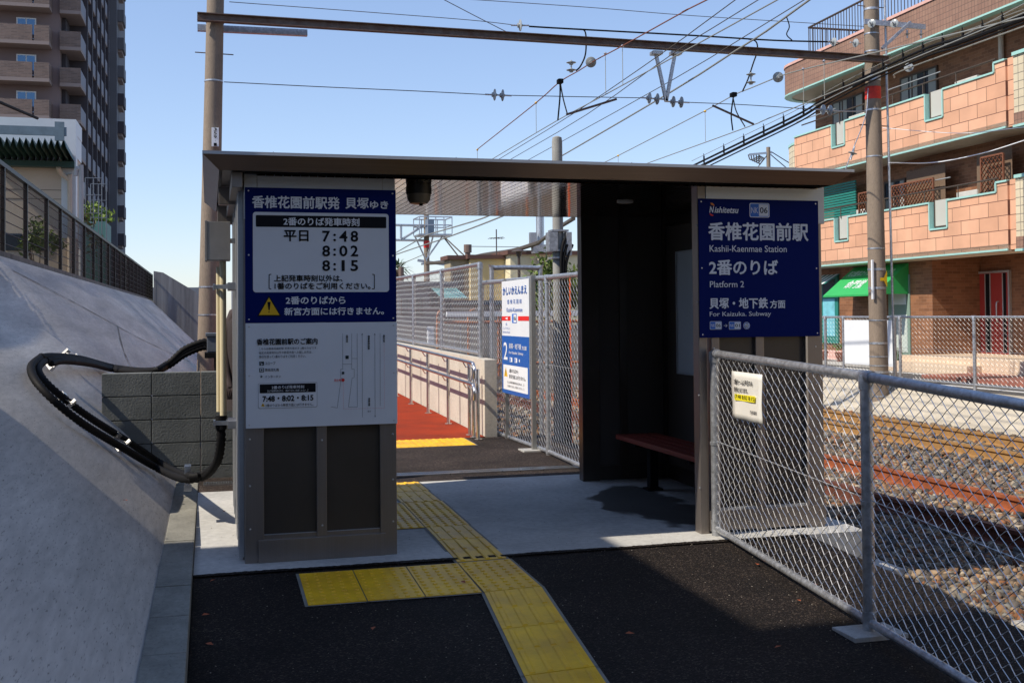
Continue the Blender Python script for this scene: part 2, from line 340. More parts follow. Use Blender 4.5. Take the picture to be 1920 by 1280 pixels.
# ------------------------------------------------------------------ chain-link
def chain(A, B, zb, zt, p=.06, r=.0024, n=3, inset=.0, parent=None, mid=True, wob=.0):
    """diamond mesh between ground points A, B (bottom heights zb=(a,b), tops zt=(a,b))"""
    A = Vector((A[0], A[1], 0)); B = Vector((B[0], B[1], 0)); L = (B-A).length; d = (B-A)/L; nn = Vector((-d.y, d.x, 0))
    H = min(zt[0]-zb[0], zt[1]-zb[1]); rows = max(2, int(round(H/(p/2)))); mb = MB()
    def W(s, t, o):
        f = min(max(s/L, 0), 1); z = zb[0]+(zb[1]-zb[0])*f; z2 = zt[0]+(zt[1]-zt[0])*f
        return A+d*min(max(s, 0), L)+nn*(o+wob*math.sin(s*5+t*4))+Vector((0, 0, z+(z2-z)*t))
    pw = p*1.36; nw = int(L/(pw/2))
    for k in range(nw):
        s0 = k*pw/2; pts = []
        for j in range(rows+1):
            x = s0+(0 if (j+k) % 2 == 0 else pw/2)
            pts.append(W(x, j/rows, r*.9*(1 if (j % 2) else -1)))
        mb.tube(pts, r, n, cap=False)
    if mid:
        mb.tube([W(L*i/8, .5, .004) for i in range(9)], r*1.1, 4)
    return mb
# ================================================================== GROUND
def gz(y): return -.04*(6.46-y) if y < 6.46 else 0.
mb = MB()          # one sheet to the horizon
mb.add([(-1500, -600, -.62), (1500, -600, -.62), (1500, 2500, -.62), (-1500, 2500, -.62)], [(0, 1, 2, 3)])
struct(mb, 'ground', M_road)
mb = MB(); N = 24
ys = [-6, 6.455]
mb.hexa([(-.09, -6, -.65), (3.72, -6, -.65), (3.72, 6.455, -.65), (-.09, 6.455, -.65), (-.09, -6, gz(-6)-.004), (3.72, -6, gz(-6)-.004), (3.72, 6.455, -.006), (-.09, 6.455, -.006)])
path = struct(mb, 'path', M_asph)
mb = MB()          # shelter floor slab, falling slightly to the front
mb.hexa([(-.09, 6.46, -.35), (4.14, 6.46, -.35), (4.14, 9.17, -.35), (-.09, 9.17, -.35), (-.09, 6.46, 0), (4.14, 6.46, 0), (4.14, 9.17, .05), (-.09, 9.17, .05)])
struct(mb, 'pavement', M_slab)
mb = MB(); mb.hexa([(-.09, 9.172, -.4), (3.7, 9.172, -.4), (3.7, 11.95, -.4), (-.09, 11.95, -.4), (-.09, 9.172, .044), (3.7, 9.172, .044), (3.7, 11.95, .085), (-.09, 11.95, .085)])
struct(mb, 'platform', M_asph2)
mb = MB()          # red ramp going up and away
mb.hexa([(.6, 11.952, -.4), (2.93, 11.952, -.4), (2.93, 60, -.4), (.6, 60, -.4), (.6, 11.952, .088), (2.93, 11.952, .088), (2.93, 60, .9), (.6, 60, .9)])
mb2 = mb; struct(mb2, 'ramp', M_redp)
mb = MB(); mb.box(3.9, 80, -10, 400, -.6, -.5); struct(mb, 'track_bed', mat('gravel_base', (.16, .14, .12), .95, 0, c2=(.30, .27, .24), scale=40, bump=1., bscale=30))
mb = MB(); mb.hexa([(12.7, -20, -.3), (17.6, -20, -.3), (17.6, 200, -.3), (12.7, 200, -.3), (12.7, -20, .03), (17.6, -20, .03), (17.6, 200, .03), (12.7, 200, .03)]); struct(mb, 'road', M_road)
mb = MB(); mb.box(13.35, 13.47, -20, 200, .03, .036); mb.box(15.25, 15.35, -20, 200, .03, .036)
struct(mb, 'road_marking', mat('road_paint', (.7, .7, .68), .7, 0, var=.15, scale=6))
mb = MB(); mb.hexa([(15.9, -20, -.2), (40, -20, -.2), (40, 200, -.2), (15.9, 200, -.2), (15.9, -20, .10), (40, -20, .10), (40, 200, .10), (15.9, 200, .10)]); struct(mb, 'sidewalk', M_con)
# curb beside the slope, in cast lengths
tc_ = T('kerb', 'row of grey concrete kerb blocks along the foot of the slope', 'kerb', (-.17, 6, 0))
y = -6.
while y < 9.8:
    m_ = MB(); e = min(y+.592, 9.8); m_.bbox(-.27, -.093, y, e, -.5, .058+random.uniform(-.002, .002), .008)
    m_.obj('kerb_block', M_curb, tc_); y += .6
# slope: z = -.21 - x
mb = MB(); nx, ny = 14, 90
xs = [-.262-2.14*i/nx for i in range(nx+1)]; yy = [-6+96*(j/ny)**1.6 for j in range(ny+1)]
vs = []
for j in range(ny+1):
    for i in range(nx+1):
        x = xs[i]; z = -.21-x-.012+.010*math.sin(yy[j]*1.1+i*.7)*math.sin(i*.9)
        if yy[j] < 13: z += -.02*(i/nx)**3-max(0, (20-yy[j]))*.034*(i/nx)**3
        vs.append((x, yy[j], z))
for i in range(nx+1): pass
fs = [(j*(nx+1)+i, j*(nx+1)+i+1, (j+1)*(nx+1)+i+1, (j+1)*(nx+1)+i) for j in range(ny) for i in range(nx)]
mb.add(vs, fs); struct(mb, 'slope', M_slope, True)
mb = MB(); mb.box(-300, -2.30, -40, 300, -.5, 1.90); struct(mb, 'terrain', M_dcon)

for k, (pts) in enumerate(([(-.5, 30), (-1.2, 22.5), (-1.9, 16.8), (-2.2, 14)], [(-.28, 13.6), (-.62, 13.9), (-1.1, 16.2), (-1.5, 20)], )):
    mb = MB(); q = bez([(x, y, -.21-x+.004) for x, y in pts], 12); w_ = .012
    for a, b in zip(q[:-1], q[1:]):
        d = (b-a).normalized(); c = d.cross(Vector((.707, 0, .707)))*w_*random.uniform(.4, 1.3); mb.add([a-c, b-c, b+c, a+c], [(0, 1, 2, 3)])
    struct(mb, 'slope_joint', M_dcon)
mb = MB(); x = -.09; up_e = []; dn = []
while x < 3.72:
    up_e.append((x, 6.464+random.uniform(-.004, .010)+.006*math.sin(x*7), .0035)); dn.append((x, 6.42, .0035-.002)); x += random.uniform(.008, .02)
n = len(up_e); mb.add([(p[0], p[1], .0032) for p in up_e]+dn, [(i, i+1, n+i+1, n+i) for i in range(n-1)]); struct(mb, 'path_edge', M_asph)
mb = MB()
for k in range(1000):
    x, y = random.uniform(.0, 3.6), random.uniform(4.0, 9.1); z = (.0185*(y-6.46) if y > 6.46 else gz(y)-.003)+.001; r_ = random.uniform(.0015, .005)*(1 if y < 6.46 else .8)
    n = 5; a0 = random.uniform(0, 6); mb.add([(x+r_*math.cos(a0+i*1.257)*random.uniform(.6, 1.2), y+r_*math.sin(a0+i*1.257), z) for i in range(n)]+[(x, y, z+r_*.8)], [(i, (i+1) % n, n) for i in range(n)])
tag(mb.obj('grit', mat('grit_brown', (.10, .075, .055), .9, c2=(.30, .27, .23), scale=3), None), 'fine scattered grit and crumbs on the path and floor slab', 'grit', kind='stuff')
# ================================================================== TACTILE PATH
def tactile():
    mb = MB(); gr = MB()
    def bumps(P, cols, rows):       # domes
        for i in range(cols):
            for j in range(rows):
                c = P((i+.5)/cols, (j+.5)/rows)
                n = 8; vs = []; 
                for rr, h in ((.0155, 0), (.010, .005)):
                    for k in range(n):
                        a = 2*math.pi*k/n; vs.append((c[0]+rr*math.cos(a), c[1]+rr*math.sin(a), c[2]+h))
                mb.add(vs, [(k, (k+1) % n, n+(k+1) % n, n+k) for k in range(n)]+[tuple(range(n, 2*n))])
    def barsf(P):
        for i in range(4):
            for h in (0, 1):
                u0, u1 = (i+.5)/4-.05, (i+.5)/4+.05; v0, v1 = h*.5+.02, h*.5+.48
                q = [P(u0, v0), P(u1, v0), P(u1, v1), P(u0, v1)]; c = [P(u0+.02, v0+.008), P(u1-.02, v0+.008), P(u1-.02, v1-.008), P(u0+.02, v1-.008)]
                mb.add(list(q)+[(p[0], p[1], p[2]+.005) for p in c], [(0, 1, 5, 4), (1, 2, 6, 5), (2, 3, 7, 6), (3, 0, 4, 7), (4, 5, 6, 7)])
    def tile(a, b, c, d, zf, kind, g=.0035):   # corners a(0,0) b(1,0) c(1,1) d(0,1)
        A, B, C_, D = [Vector((p[0], p[1], 0)) for p in (a, b, c, d)]
        def P(u, v, dz=.006):
            p = (A*(1-u)+B*u)*(1-v)+(D*(1-u)+C_*u)*v; return (p.x, p.y, zf(p.y)+dz)
        gu = g/(B-A).length; gv = g/(D-A).length
        mb.add([P(gu, gv, .0), P(1-gu, gv, .0), P(1-gu, 1-gv, .0), P(gu, 1-gv, .0), P(gu, gv), P(1-gu, gv), P(1-gu, 1-gv), P(gu, 1-gv)],
               [(4, 5, 6, 7), (0, 1, 5, 4), (1, 2, 6, 5), (2, 3, 7, 6), (3, 0, 4, 7)])
        gr.add([P(-.045, -.02, .0025), P(1.045, -.02, .0025), P(1.045, 1.02, .0025), P(-.045, 1.02, .0025)], [(0, 1, 2, 3)])
        if kind == 'd': bumps(P, 5, 10)
        elif kind == 'q': bumps(P, 5, 5)
        else: barsf(P)
    zs = lambda y: .0185*(y-6.46)+.0005 if y > 6.46 else gz(y)-.003
    for i in range(3):
        x = .475+.303*i; tile((x, 5.735), (x+.303, 5.735), (x+.303, 6.345), (x, 6.345), zs, 'd')
    tile((1.39, 5.735), (1.715, 5.765), (1.70, 6.36), (1.384, 6.345), zs, 'd')
    D = Vector((-.104, -1.0, 0)); a = Vector((1.39, 5.732, 0)); b = Vector((1.717, 5.762, 0))
    for k in range(6):
        c = a+D*.61; d = b+D*.61; tile((c.x, c.y), (d.x, d.y), (b.x, b.y), (a.x, a.y), zs, 'b'); a, b = c, d
    tile((1.385, 6.365), (1.69, 6.38), (1.685, 6.93), (1.385, 6.93), zs, 'b')
    tile((1.385, 6.935), (1.685, 6.935), (1.68, 7.34), (1.385, 7.34), zs, 'b')
    for i in range(3):
        for j in range(3):
            x = 1.08-.303*i+.303; y = 7.345+.303*j; tile((x, y), (x+.303, y), (x+.303, y+.303), (x, y+.303), zs, 'q')
    y = 8.26
    for k in range(2): tile((1.375, y), (1.675, y), (1.665, y+.44), (1.37, y+.44), zs, 'b'); y += .445
    # band before the ramp
    zr = lambda y: .044+.041*(y-9.172)/2.778
    for i in range(6):
        tile((.88+.3*i, 11.33), (1.18+.3*i, 11.33), (1.18+.3*i, 11.93), (.88+.3*i, 11.93), zr, 'b')
    struct(mb, 'tactile_path', M_tile); struct(gr, 'tactile_path_edge', M_grout)
tactile()
# steel drain grate behind the slab
tdr = T('drain_grate', 'long narrow steel drain grate across the asphalt behind the shelter', 'drain', (1.6, 9.6, .05))
mb = MB(); mb.box(-.05, 3.2, 9.50, 9.515, .04, .062); mb.box(-.05, 3.2, 9.635, 9.65, .04, .062); mb.obj('frame', M_steel, tdr)
mb = MB(); x = -.05
while x < 3.2: mb.box(x, x+.006, 9.515, 9.635, .045, .060); x += .02
for yv in (9.555, 9.595): mb.box(-.05, 3.2, yv-.002, yv+.002, .046, .0605)
mb.obj('grating', M_steel, tdr)
mb = MB(); mb.box(-.05, 3.2, 9.515, 9.635, .0435, .0475); mb.obj('channel', M_black, tdr)
# ================================================================== SHELTER
SH = T('waiting_shelter', 'bronze metal station waiting shelter with flat roof and open doorway', 'shelter', (2.0, 7.9, 0))
Z0 = lambda y: .0185*(y-6.46)
# left front wall x .195-1.085 at y 6.66
def front_wall(x0, x1, posts, panels, yb=.0, Yf=6.66, hdr=(0, 0)):
    for a, b in posts:
        m_ = MB(); m_.bbox(a, b, Yf, Yf+.09, .0, 2.30, .004); m_.obj('post', M_bronze, SH)
    for a, b in panels:
        m_ = MB(); m_.box(a, b, Yf+.028, Yf+.05, .16, 2.0); m_.obj('panel', M_panel, SH)
        m_ = MB(); m_.box(a+.001, b-.001, Yf+.012, Yf+.055, .145, .162); m_.obj('sill', M_head, SH)
px = lambda x, y=900: at(x, y, 1, 6.66).x
front_wall(.195, 1.085, [(.196, px(495)), (px(594), px(613)), (px(713), 1.083)], [(px(495), px(594)), (px(613), px(713))])
m_ = MB(); m_.bbox(px(484), px(722), 6.648, 6.675, .004, .135, .003); m_.obj('base_plate', M_bronze, SH)
m_ = MB(); m_.box(px(495), px(713), 6.670, 6.72, .05, .16); m_.obj('bottom_rail', M_bronze, SH)
m_ = MB(); m_.bbox(px(484), px(720), 6.655, 6.70, 2.06, 2.32, .003); m_.obj('header', M_head, SH)
m_ = MB(); m_.bbox(.197, px(484)-.002, 6.656, 6.70, 2.0, 2.32, .002); m_.obj('header_cap', M_head, SH); m_ = MB(); m_.bbox(px(720)+.002, 1.082, 6.656, 6.70, 2.0, 2.32, .002); m_.obj('header_cap', M_head, SH)
# right front wall
xr0, xr1 = 3.06, 3.985
front_wall(xr0, xr1, [(3.062, px(1329)), (px(1337), px(1352)), (px(1420), px(1436)), (px(1514), px(1546))], [(px(1337)+.03, px(1420)), (px(1436), px(1514))])
m_ = MB(); m_.bbox(px(1330), xr1-.02, 6.650, 6.675, .02, .15, .003); m_.obj('base_plate', M_bronze, SH)
m_ = MB(); m_.bbox(px(1329)+.001, xr1-.001, 6.656, 6.70, 2.02, 2.32, .003); m_.obj('header', M_head, SH)
m_ = MB(); m_.bbox(px(1513), px(1517), 6.652, 6.69, .15, 2.0, .001); m_.obj('trim', M_steel, SH)
# dark return of the front post (towards the opening)
# side walls
def side_wall(x0, x1, ya, yb, outm, inm, n, outer, head=2.28):
    m_ = MB(); m_.box(x0+.015, x1-.015, ya, yb, .06, head); m_.obj('panel', inm, SH)
    for k in range(n+1):
        y = ya+(yb-ya)*k/n; m_ = MB(); m_.bbox(x0-.012*(outer < 0), x1+.012*(outer > 0), y-.03, y+.03, .0, head, .003); m_.obj('post', outm, SH)
    m_ = MB(); m_.box(x0+.004, x1-.004, ya, yb, .03, .16); m_.obj('bottom_rail', outm, SH)
    m_ = MB(); m_.box(x0+.004, x1-.004, ya, yb, head-.12, head); m_.obj('top_rail', outm, SH)
side_wall(.20, .26, 6.80, 8.78, M_bronze, M_panel, 6, -1)
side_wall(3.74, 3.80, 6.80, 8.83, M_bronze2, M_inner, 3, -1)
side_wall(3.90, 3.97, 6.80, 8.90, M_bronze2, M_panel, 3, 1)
# thin trims on outer face of the left wall, catching the sun
m_ = MB()
for y in (6.78, 6.95, 7.05, 7.35, 7.45, 7.85, 8.2, 8.5): m_.bbox(.165, .195, y-.012, y+.012, .02, 2.22, .002)
m_.obj('cover_strip', M_head, SH)
# rear wall right half
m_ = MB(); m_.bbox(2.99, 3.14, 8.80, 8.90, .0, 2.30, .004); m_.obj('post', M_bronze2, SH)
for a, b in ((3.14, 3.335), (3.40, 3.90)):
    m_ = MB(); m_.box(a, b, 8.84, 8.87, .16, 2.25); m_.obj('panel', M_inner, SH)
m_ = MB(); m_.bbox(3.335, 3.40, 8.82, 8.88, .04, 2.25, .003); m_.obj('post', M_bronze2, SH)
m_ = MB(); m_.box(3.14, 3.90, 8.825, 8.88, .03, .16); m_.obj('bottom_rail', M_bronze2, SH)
# roof: thin outer edge, bevel in to the soffit
xo0, xo1, yo0, yo1 = -.035, 4.04, 6.375, 8.97
zf, zr_ = 2.352, 2.338
def zo(y): return zf+(zr_-zf)*(y-yo0)/(yo1-yo0)
xi0, xi1, yi0, yi1 = .055, 3.93, 6.47, 8.895
m_ = MB()
def ring(x0, x1, y0, y1, zz): return [(x0, y0, zz(y0)), (x1, y0, zz(y0)), (x1, y1, zz(y1)), (x0, y1, zz(y1))]
m_.hexa(ring(xo0, xo1, yo0, yo1, lambda y: zo(y)-.018)+ring(xo0, xo1, yo0, yo1, zo)); m_.obj('roof_edge', M_head, SH)
m_ = MB(); A_ = ring(xo0+.003, xo1-.003, yo0+.003, yo1-.003, lambda y: zo(y)-.019); B_ = ring(xi0, xi1, yi0, yi1, lambda y: zo(y)-.095)
m_.add(A_+B_, [(0, 1, 5, 4), (1, 2, 6, 5), (2, 3, 7, 6), (3, 0, 4, 7)]); m_.obj('fascia', mat('fascia_bronze', (.27, .19, .14), .33, .75, var=.08, scale=2, bump=.05, bscale=30, stretch=(.6, 20, 20)), SH)
m_ = MB()
for x in (.0, .35, 1.4, 2.5, 3.6): m_.box(x-.0015, x+.0015, yo0+.001, yo0+.004, zf-.02, zf+.004)
for x in (.43, .9, 1.62, 2.3, 3.05, 3.7): m_.bbox(x-.035, x+.035, 6.5, 6.6, zf, zf+.018, .004)
m_.obj('roof_clip', M_bronze2, SH)
m_ = MB(); m_.box(xi0+.02, .2, yi0+.02, yi1-.02, 2.27, 2.285); m_.obj('eave_board', M_bronze, SH)
m_ = MB(); m_.bbox(.125, .185, 6.55, 8.6, 2.17, 2.26, .004); m_.obj('gutter', M_bronze, SH)
m_ = MB(); m_.bbox(.06, .2, 7.35, 7.43, 2.15, 2.262, .004); m_.bbox(.06, .2, 8.5, 8.6, 2.12, 2.262, .004); m_.obj('bracket', M_bronze, SH)
# ceiling slats along y
m_ = MB(); x = .27
while x < 3.90:
    m_.hexa([(x+.0015, 6.62, 2.249), (x+.0460, 6.62, 2.249), (x+.0460, 8.885, 2.245), (x+.0015, 8.885, 2.245), (x+.0015, 6.62, 2.258), (x+.0460, 6.62, 2.258), (x+.0460, 8.885, 2.254), (x+.0015, 8.885, 2.254)]); x += .05
m_.obj('ceiling', M_ceil, SH)
m_ = MB(); m_.box(.2, 3.92, 6.6, 8.89, 2.262, 2.27); m_.obj('ceiling_backing', M_black, SH)
c = at(1172, 379, 2, 2.243); m_ = MB(); m_.disc((c.x, c.y, 2.252), (0, 0, -1), [(0, .06), (.014, .06), (.016, .05)], 24); m_.obj('downlight', mat('lamp_glass', (.8, .75, .68), .3), SH)
m_ = MB()
for x, zs in ((.225, (.2, .45, .72)), (1.06, (.2, .45, .72)), (px(604), (.2, .7)), (px(1342), (.25, .6, .95, 1.2)), (px(1533), (.25, .6, .95, 1.2)), (px(1312), (.3, .9, 1.5, 2.0))):
    for z in zs: m_.disc((x, 6.66, z), (0, -1, 0), [(-.002, .006), (.0015, .006), (.003, .004)], 10)
m_.obj('screws', M_steel, SH)
# ---- signs on the shelter
SY_ = 6.640
fpx = lambda x, y: at(x, y, 1, SY_)
def board(name, label, x0, x1, z0, z1, m, y=SY_, th=.006):
    t = T(name, label, 'sign', ((x0+x1)/2, y, z0)); b_ = MB(); b_.bbox(x0, x1, y, y+th, z0, z1, .0015); b_.obj('board', m, t)
    b_ = MB()
    for x in (x0+.02, x1-.02):
        for z in (z0+.02, (z0+z1)/2, z1-.02): b_.disc((x, y, z), (0, -1, 0), [(-.001, .005), (.001, .005), (.002, .003)], 10)
    b_.obj('screws', M_steel, t)
    return t, Face(t, (x0, y, z0), (1, 0, 0), (0, 0, 1), (0, -1, 0), lambda x, yy, y=y: at(x, yy, 1, y))
xl, xr = .2015, 1.0845
t, F = board('departure_sign', 'dark blue station sign listing departure times, left of the doorway', xl, xr, 1.395, 2.183, M_blue)
cx_, sc1 = 440, 4.741
C1 = lambda a, b: (440+a/4.741, 330+b/4.741)
def tx(F, s, x0, y0, x1, y1, m, C=C1, off=0, shear=0, w=.004, rot=0):
    a = C(x0, y0); b = C(x1, y1); F.text(s, a[0], a[1], b[0], b[1], m, off, shear, w, rot)
tx(F, '香椎花園前駅発', 160, 182, 935, 290, M_lett, off=.006)
tx(F, '貝塚', 985, 195, 1190, 292, M_lett, off=.006)
tx(F, 'ゆき', 1203, 224, 1362, 292, M_lett, off=.01)
def rr(F, x0, y0, x1, y1, r, m, w, C=C1):
    a = C(x0, y0); b = C(x1, y1); F.rrect(a[0], a[1], b[0], b[1], r, m, w)
rr(F, 162, 328, 1370, 1032, .018, M_white, .0015)
rr(F, 188, 356, 1347, 458, .006, M_ink, .0025)
tx(F, '2番のりば発車時刻', 437, 373, 1110, 443, M_lett, off=.006)
tx(F, '平日', 437, 484, 655, 580, M_ink, off=.006)
for s, y in (('7:48', 488), ('8:02', 618), ('8:15', 748)):
    tx(F, s[0], 778, y, 848, y+97, M_ink, off=.022); tx(F, ':', 876, y+26, 900, y+92, M_ink, off=.02)
    tx(F, s[2], 930 if s[2] != '1' else 950, y, 1002 if s[2] != '1' else 978, y+97, M_ink, off=.022); tx(F, s[3], 1030, y, 1097, y+97, M_ink, off=.022)
F.line([C1(325, 874), C1(306, 876), C1(306, 1001), C1(325, 1003)], M_ink, .005); F.line([C1(1222, 874), C1(1241, 876), C1(1241, 1001), C1(1222, 1003)], M_ink, .005)
tx(F, '上記発車時刻以外は、', 352, 880, 960, 938, M_ink, off=.006)
tx(F, '1番のりばをご利用ください。', 360, 948, 1210, 1006, M_ink, off=.006)
F.poly([C1(*p) for p in ((305, 1060), (414, 1246), (200, 1246))], M_ink, .0022)
F.poly([C1(*p) for p in ((305, 1080), (397, 1234), (216, 1234))], M_yel, .0032)
F.poly([C1(*p) for p in ((290, 1118), (320, 1118), (311, 1190), (300, 1190))], M_ink, .0042); F.circ(*C1(305, 1208), .0028*1.2, M_ink, .0042)
tx(F, '2番のりばから', 457, 1070, 985, 1138, M_lett, off=.006)
tx(F, '新宮方面には行きません。', 447, 1167, 1330, 1234, M_lett, off=.006)
F.done()
t, F = board('information_sign', 'pale white guide sign with a small station map, under the departure times', xl+.001, xr+.001, .785, 1.393, M_white, SY_-.001)
C2 = lambda a, b: (440+a/4.741, 590+b/4.741)
tx(F, '香椎花園前駅のご案内', 198, 210, 737, 265, M_ink, C2, .006)
tx(F, 'こちらは香椎花園前駅 貝塚方面ゆき 2番のりばです。', 217, 287, 737, 308, M_ink, C2)
tx(F, '指定の発車時刻以外や新宮方面へお越しの方は、', 217, 322, 690, 346, M_ink, C2)
tx(F, '踏切を渡って1番のりばをご利用ください。', 217, 357, 635, 382, M_ink, C2)
M_dk = mat('sign_dark_green', (.01, .03, .035), .4)
for y in (415, 473):
    rr(F, 219, y, 261, y+36, .002, M_dk, .002, C2)
F.circ(*C2(238, 441), .0018*2, M_lett, .003); F.line([C2(232, 420), C2(236, 436), C2(248, 437), C2(254, 446)], M_lett, .002)
rr(F, 226, 479, 254, 503, .002, M_lett, .0026, C2); rr(F, 232, 484, 248, 498, .001, M_dk, .0034, C2)
q = []
for k in range(10):
    a = R(90+36*k); r_ = 15 if k % 2 == 0 else 6; q.append(C2(237+r_*math.cos(a), 549-r_*math.sin(a)))
F.poly(q, M_dk, .002)
tx(F, 'スロープ', 270, 416, 362, 444, M_ink, C2, .005); tx(F, '簡易改札機', 270, 475, 393, 502, M_ink, C2, .005); tx(F, 'インターホン', 270, 536, 410, 560, M_ink, C2, .005)
rr(F, 208, 602, 734, 827, .008, mat('sign_grey', (.35, .37, .38), .4), .0012, C2); rr(F, 212, 606, 730, 822, .007, M_lett, .002, C2)
rr(F, 222, 612, 720, 691, .001, M_ink, .003, C2)
tx(F, '2番のりば発車時刻', 330, 627, 617, 656, M_lett, C2, .006); tx(F, '【以下発車時刻以外は、1番のりばをご利用ください。】', 293, 664, 652, 682, M_lett, C2)
tx(F, '7:48・8:02・8:15', 250, 716, 700, 766, M_ink, C2, .018)
F.poly([C2(*p) for p in ((251, 783), (268, 813), (234, 813))], M_yel, .003); F.line([C2(251, 794), C2(251, 808)], M_ink, .002, .004)
tx(F, '2番のりばから新宮方面には行きません。', 275, 786, 700, 812, M_ink, C2, .006)
for ln in ([(960, 165), (960, 482), (942, 484), (942, 562), (960, 562)], [(946, 562), (912, 826), (853, 816)], [(1040, 165), (1040, 482), (1062, 482), (1062, 557), (1043, 560), (1011, 818), (1090, 818), (1088, 165)],
           [(1133, 165), (1135, 910)], [(1245, 165), (1248, 906)], [(1292, 165), (1293, 808)], [(960, 437), (1040, 437)], [(1040, 388), (1088, 388)],
           [(1126, 180), (1133, 166), (1140, 180)], [(1238, 180), (1245, 166), (1252, 180)], [(1241, 893), (1248, 907), (1255, 893)]):
    F.line([C2(*p) for p in ln], M_dk, .0014)
for ln in ([(965, 592), (965, 835)], [(965, 835), (1330, 828)], [(1330, 828), (1328, 250)]):
    a, b = ln; n = int(math.hypot(b[0]-a[0], b[1]-a[1])/14)
    for k in range(n):
        p = [a[i]+(b[i]-a[i])*k/n for i in (0, 1)]; q_ = [a[i]+(b[i]-a[i])*(k+.6)/n for i in (0, 1)]; F.line([C2(*p), C2(*q_)], M_red, .001)
F.circ(*C2(963, 579), .0095, M_red, .0035); tx(F, '現在地', 882, 569, 945, 592, M_red, C2, .006)
rr(F, 985, 362, 1013, 392, .001, M_dk, .003, C2); rr(F, 953, 505, 974, 528, .001, M_dk, .003, C2)
tx(F, '2番のりば', 991, 180, 1006, 246, M_dk, C2, rot=-1); tx(F, '西鉄香椎方面', 1185, 185, 1199, 306, M_dk, C2, rot=-1); tx(F, '1番のりば', 1320, 178, 1334, 242, M_dk, C2, rot=-1)
tx(F, '新宮方面', 1188, 738, 1202, 808, M_dk, C2, rot=-1); tx(F, '踏切', 1181, 849, 1210, 863, M_dk, C2)
F.done()
t, F = board('station_name_sign', 'dark blue station name sign on the wall right of the doorway', 3.060, 3.930, 1.270, 2.172, M_blue)
C3 = lambda a, b: (1290+a/4.13, 350+b/4.13)
tx(F, 'N', 163, 153, 200, 202, M_lett, C3, .03, .25); tx(F, 'ishitetsu', 203, 157, 390, 205, M_lett, C3, .02, .25)
for sgn, m_, pts in ((1, M_org, [(172, 124), (190, 128), (202, 142), (201, 152), (190, 145), (176, 140)]), (1, M_red, [(168, 204), (180, 214), (196, 220), (192, 228), (176, 226), (166, 216)])):
    F.poly([C3(*p) for p in pts], m_, .004)
def nk(F, x0, y0, x1, y1, num, C, s=1):
    w_ = x1-x0; h_ = y1-y0
    rr(F, x0, y0, x1, y1, .012*s, M_lett, .002, C); rr(F, x0+.035*w_, y0+.05*h_, x1-.035*w_, y1-.05*h_, .010*s, M_mblue, .003, C)
    rr(F, x0+.46*w_, y0+.09*h_, x1-.06*w_, y1-.09*h_, .004*s, M_lett, .004, C)
    tx(F, 'NK', x0+.08*w_, y0+.3*h_, x0+.42*w_, y1-.3*h_, M_lett, C, .0, 0, .005); tx(F, num, x0+.51*w_, y0+.3*h_, x1-.11*w_, y1-.3*h_, M_ink, C, .01, 0, .005)
nk(F, 475, 128, 630, 239, '06', C3)
tx(F, '香椎花園前駅', 162, 281, 932, 417, M_lett, C3, .006)
tx(F, 'Kashii-Kaenmae Station', 168, 455, 765, 506, M_lett, C3, .004)
tx(F, '2番のりば', 165, 568, 695, 683, M_lett, C3, .006)
tx(F, 'Platform 2', 168, 731, 432, 779, M_lett, C3, .004)
tx(F, '貝塚・地下鉄', 167, 860, 617, 943, M_lett, C3, .006); tx(F, '方面', 633, 878, 750, 940, M_lett, C3, .006)
tx(F, 'For Kaizuka. Subway', 168, 966, 643, 1012, M_lett, C3, .004)
nk(F, 168, 1042, 260, 1105, '06', C3, .6); nk(F, 316, 1043, 408, 1105, '01', C3, .6)
F.line([C3(276, 1075), C3(301, 1075)], M_lett, .003); F.line([C3(290, 1064), C3(302, 1075), C3(290, 1087)], M_lett, .003)
F.circ(*C3(453, 1075), .0238, M_lett, .002); F.circ(*C3(453, 1075), .021, M_mblue, .003); F.circ(*C3(453, 1075), .017, M_lett, .004)
tx(F, 'H', 447, 1052, 459, 1068, M_ink, C3, 0, 0, .005); tx(F, '07', 438, 1071, 468, 1092, M_ink, C3, .01, 0, .005)
F.done()
# camera dome under the front eave
c = at(785, 340, 1, 6.9); t = T('security_camera', 'grey dome security camera hanging under the shelter ceiling', 'camera', (c.x, 6.9, 2.25))
m_ = MB(); m_.disc((c.x, 6.9, 2.25), (0, 0, -1), [(0, .078), (.03, .082), (.06, .08)], 28); m_.obj('housing', mat('camera_black', (.03, .03, .03), .4), t, True)
m_ = MB(); m_.disc((c.x, 6.9, 2.19), (0, 0, -1), [(0, .076), (.035, .072), (.058, .055), (.064, .02)], 28); m_.obj('dome', mat('camera_beige', (.19, .18, .155), .4), t, True)
m_ = MB(); m_.disc((c.x+.01, 6.88, 2.128), (0, 0, -1), [(0, .014), (.012, .01)], 12); m_.obj('lens', M_ink, t)
# bench
tb = T('bench', 'dark red slatted bench on a single black leg inside the shelter', 'bench', (3.6, 7.6, 0))
for k in range(4):
    m_ = MB(); x = 3.21+.092*k; m_.bbox(x, x+.084, 6.95, 8.62, .405, .445, .012); m_.obj('slat', M_bench, tb, True)
for y in (7.25, 8.28):
    m_ = MB(); m_.bbox(3.36, 3.43, y-.035, y+.035, .01, .39, .005); m_.bbox(3.24, 3.55, y-.02, y+.02, .375, .404, .003); m_.bbox(3.33, 3.46, y-.06, y+.06, .0, .05, .004); m_.obj('leg', M_black, tb)
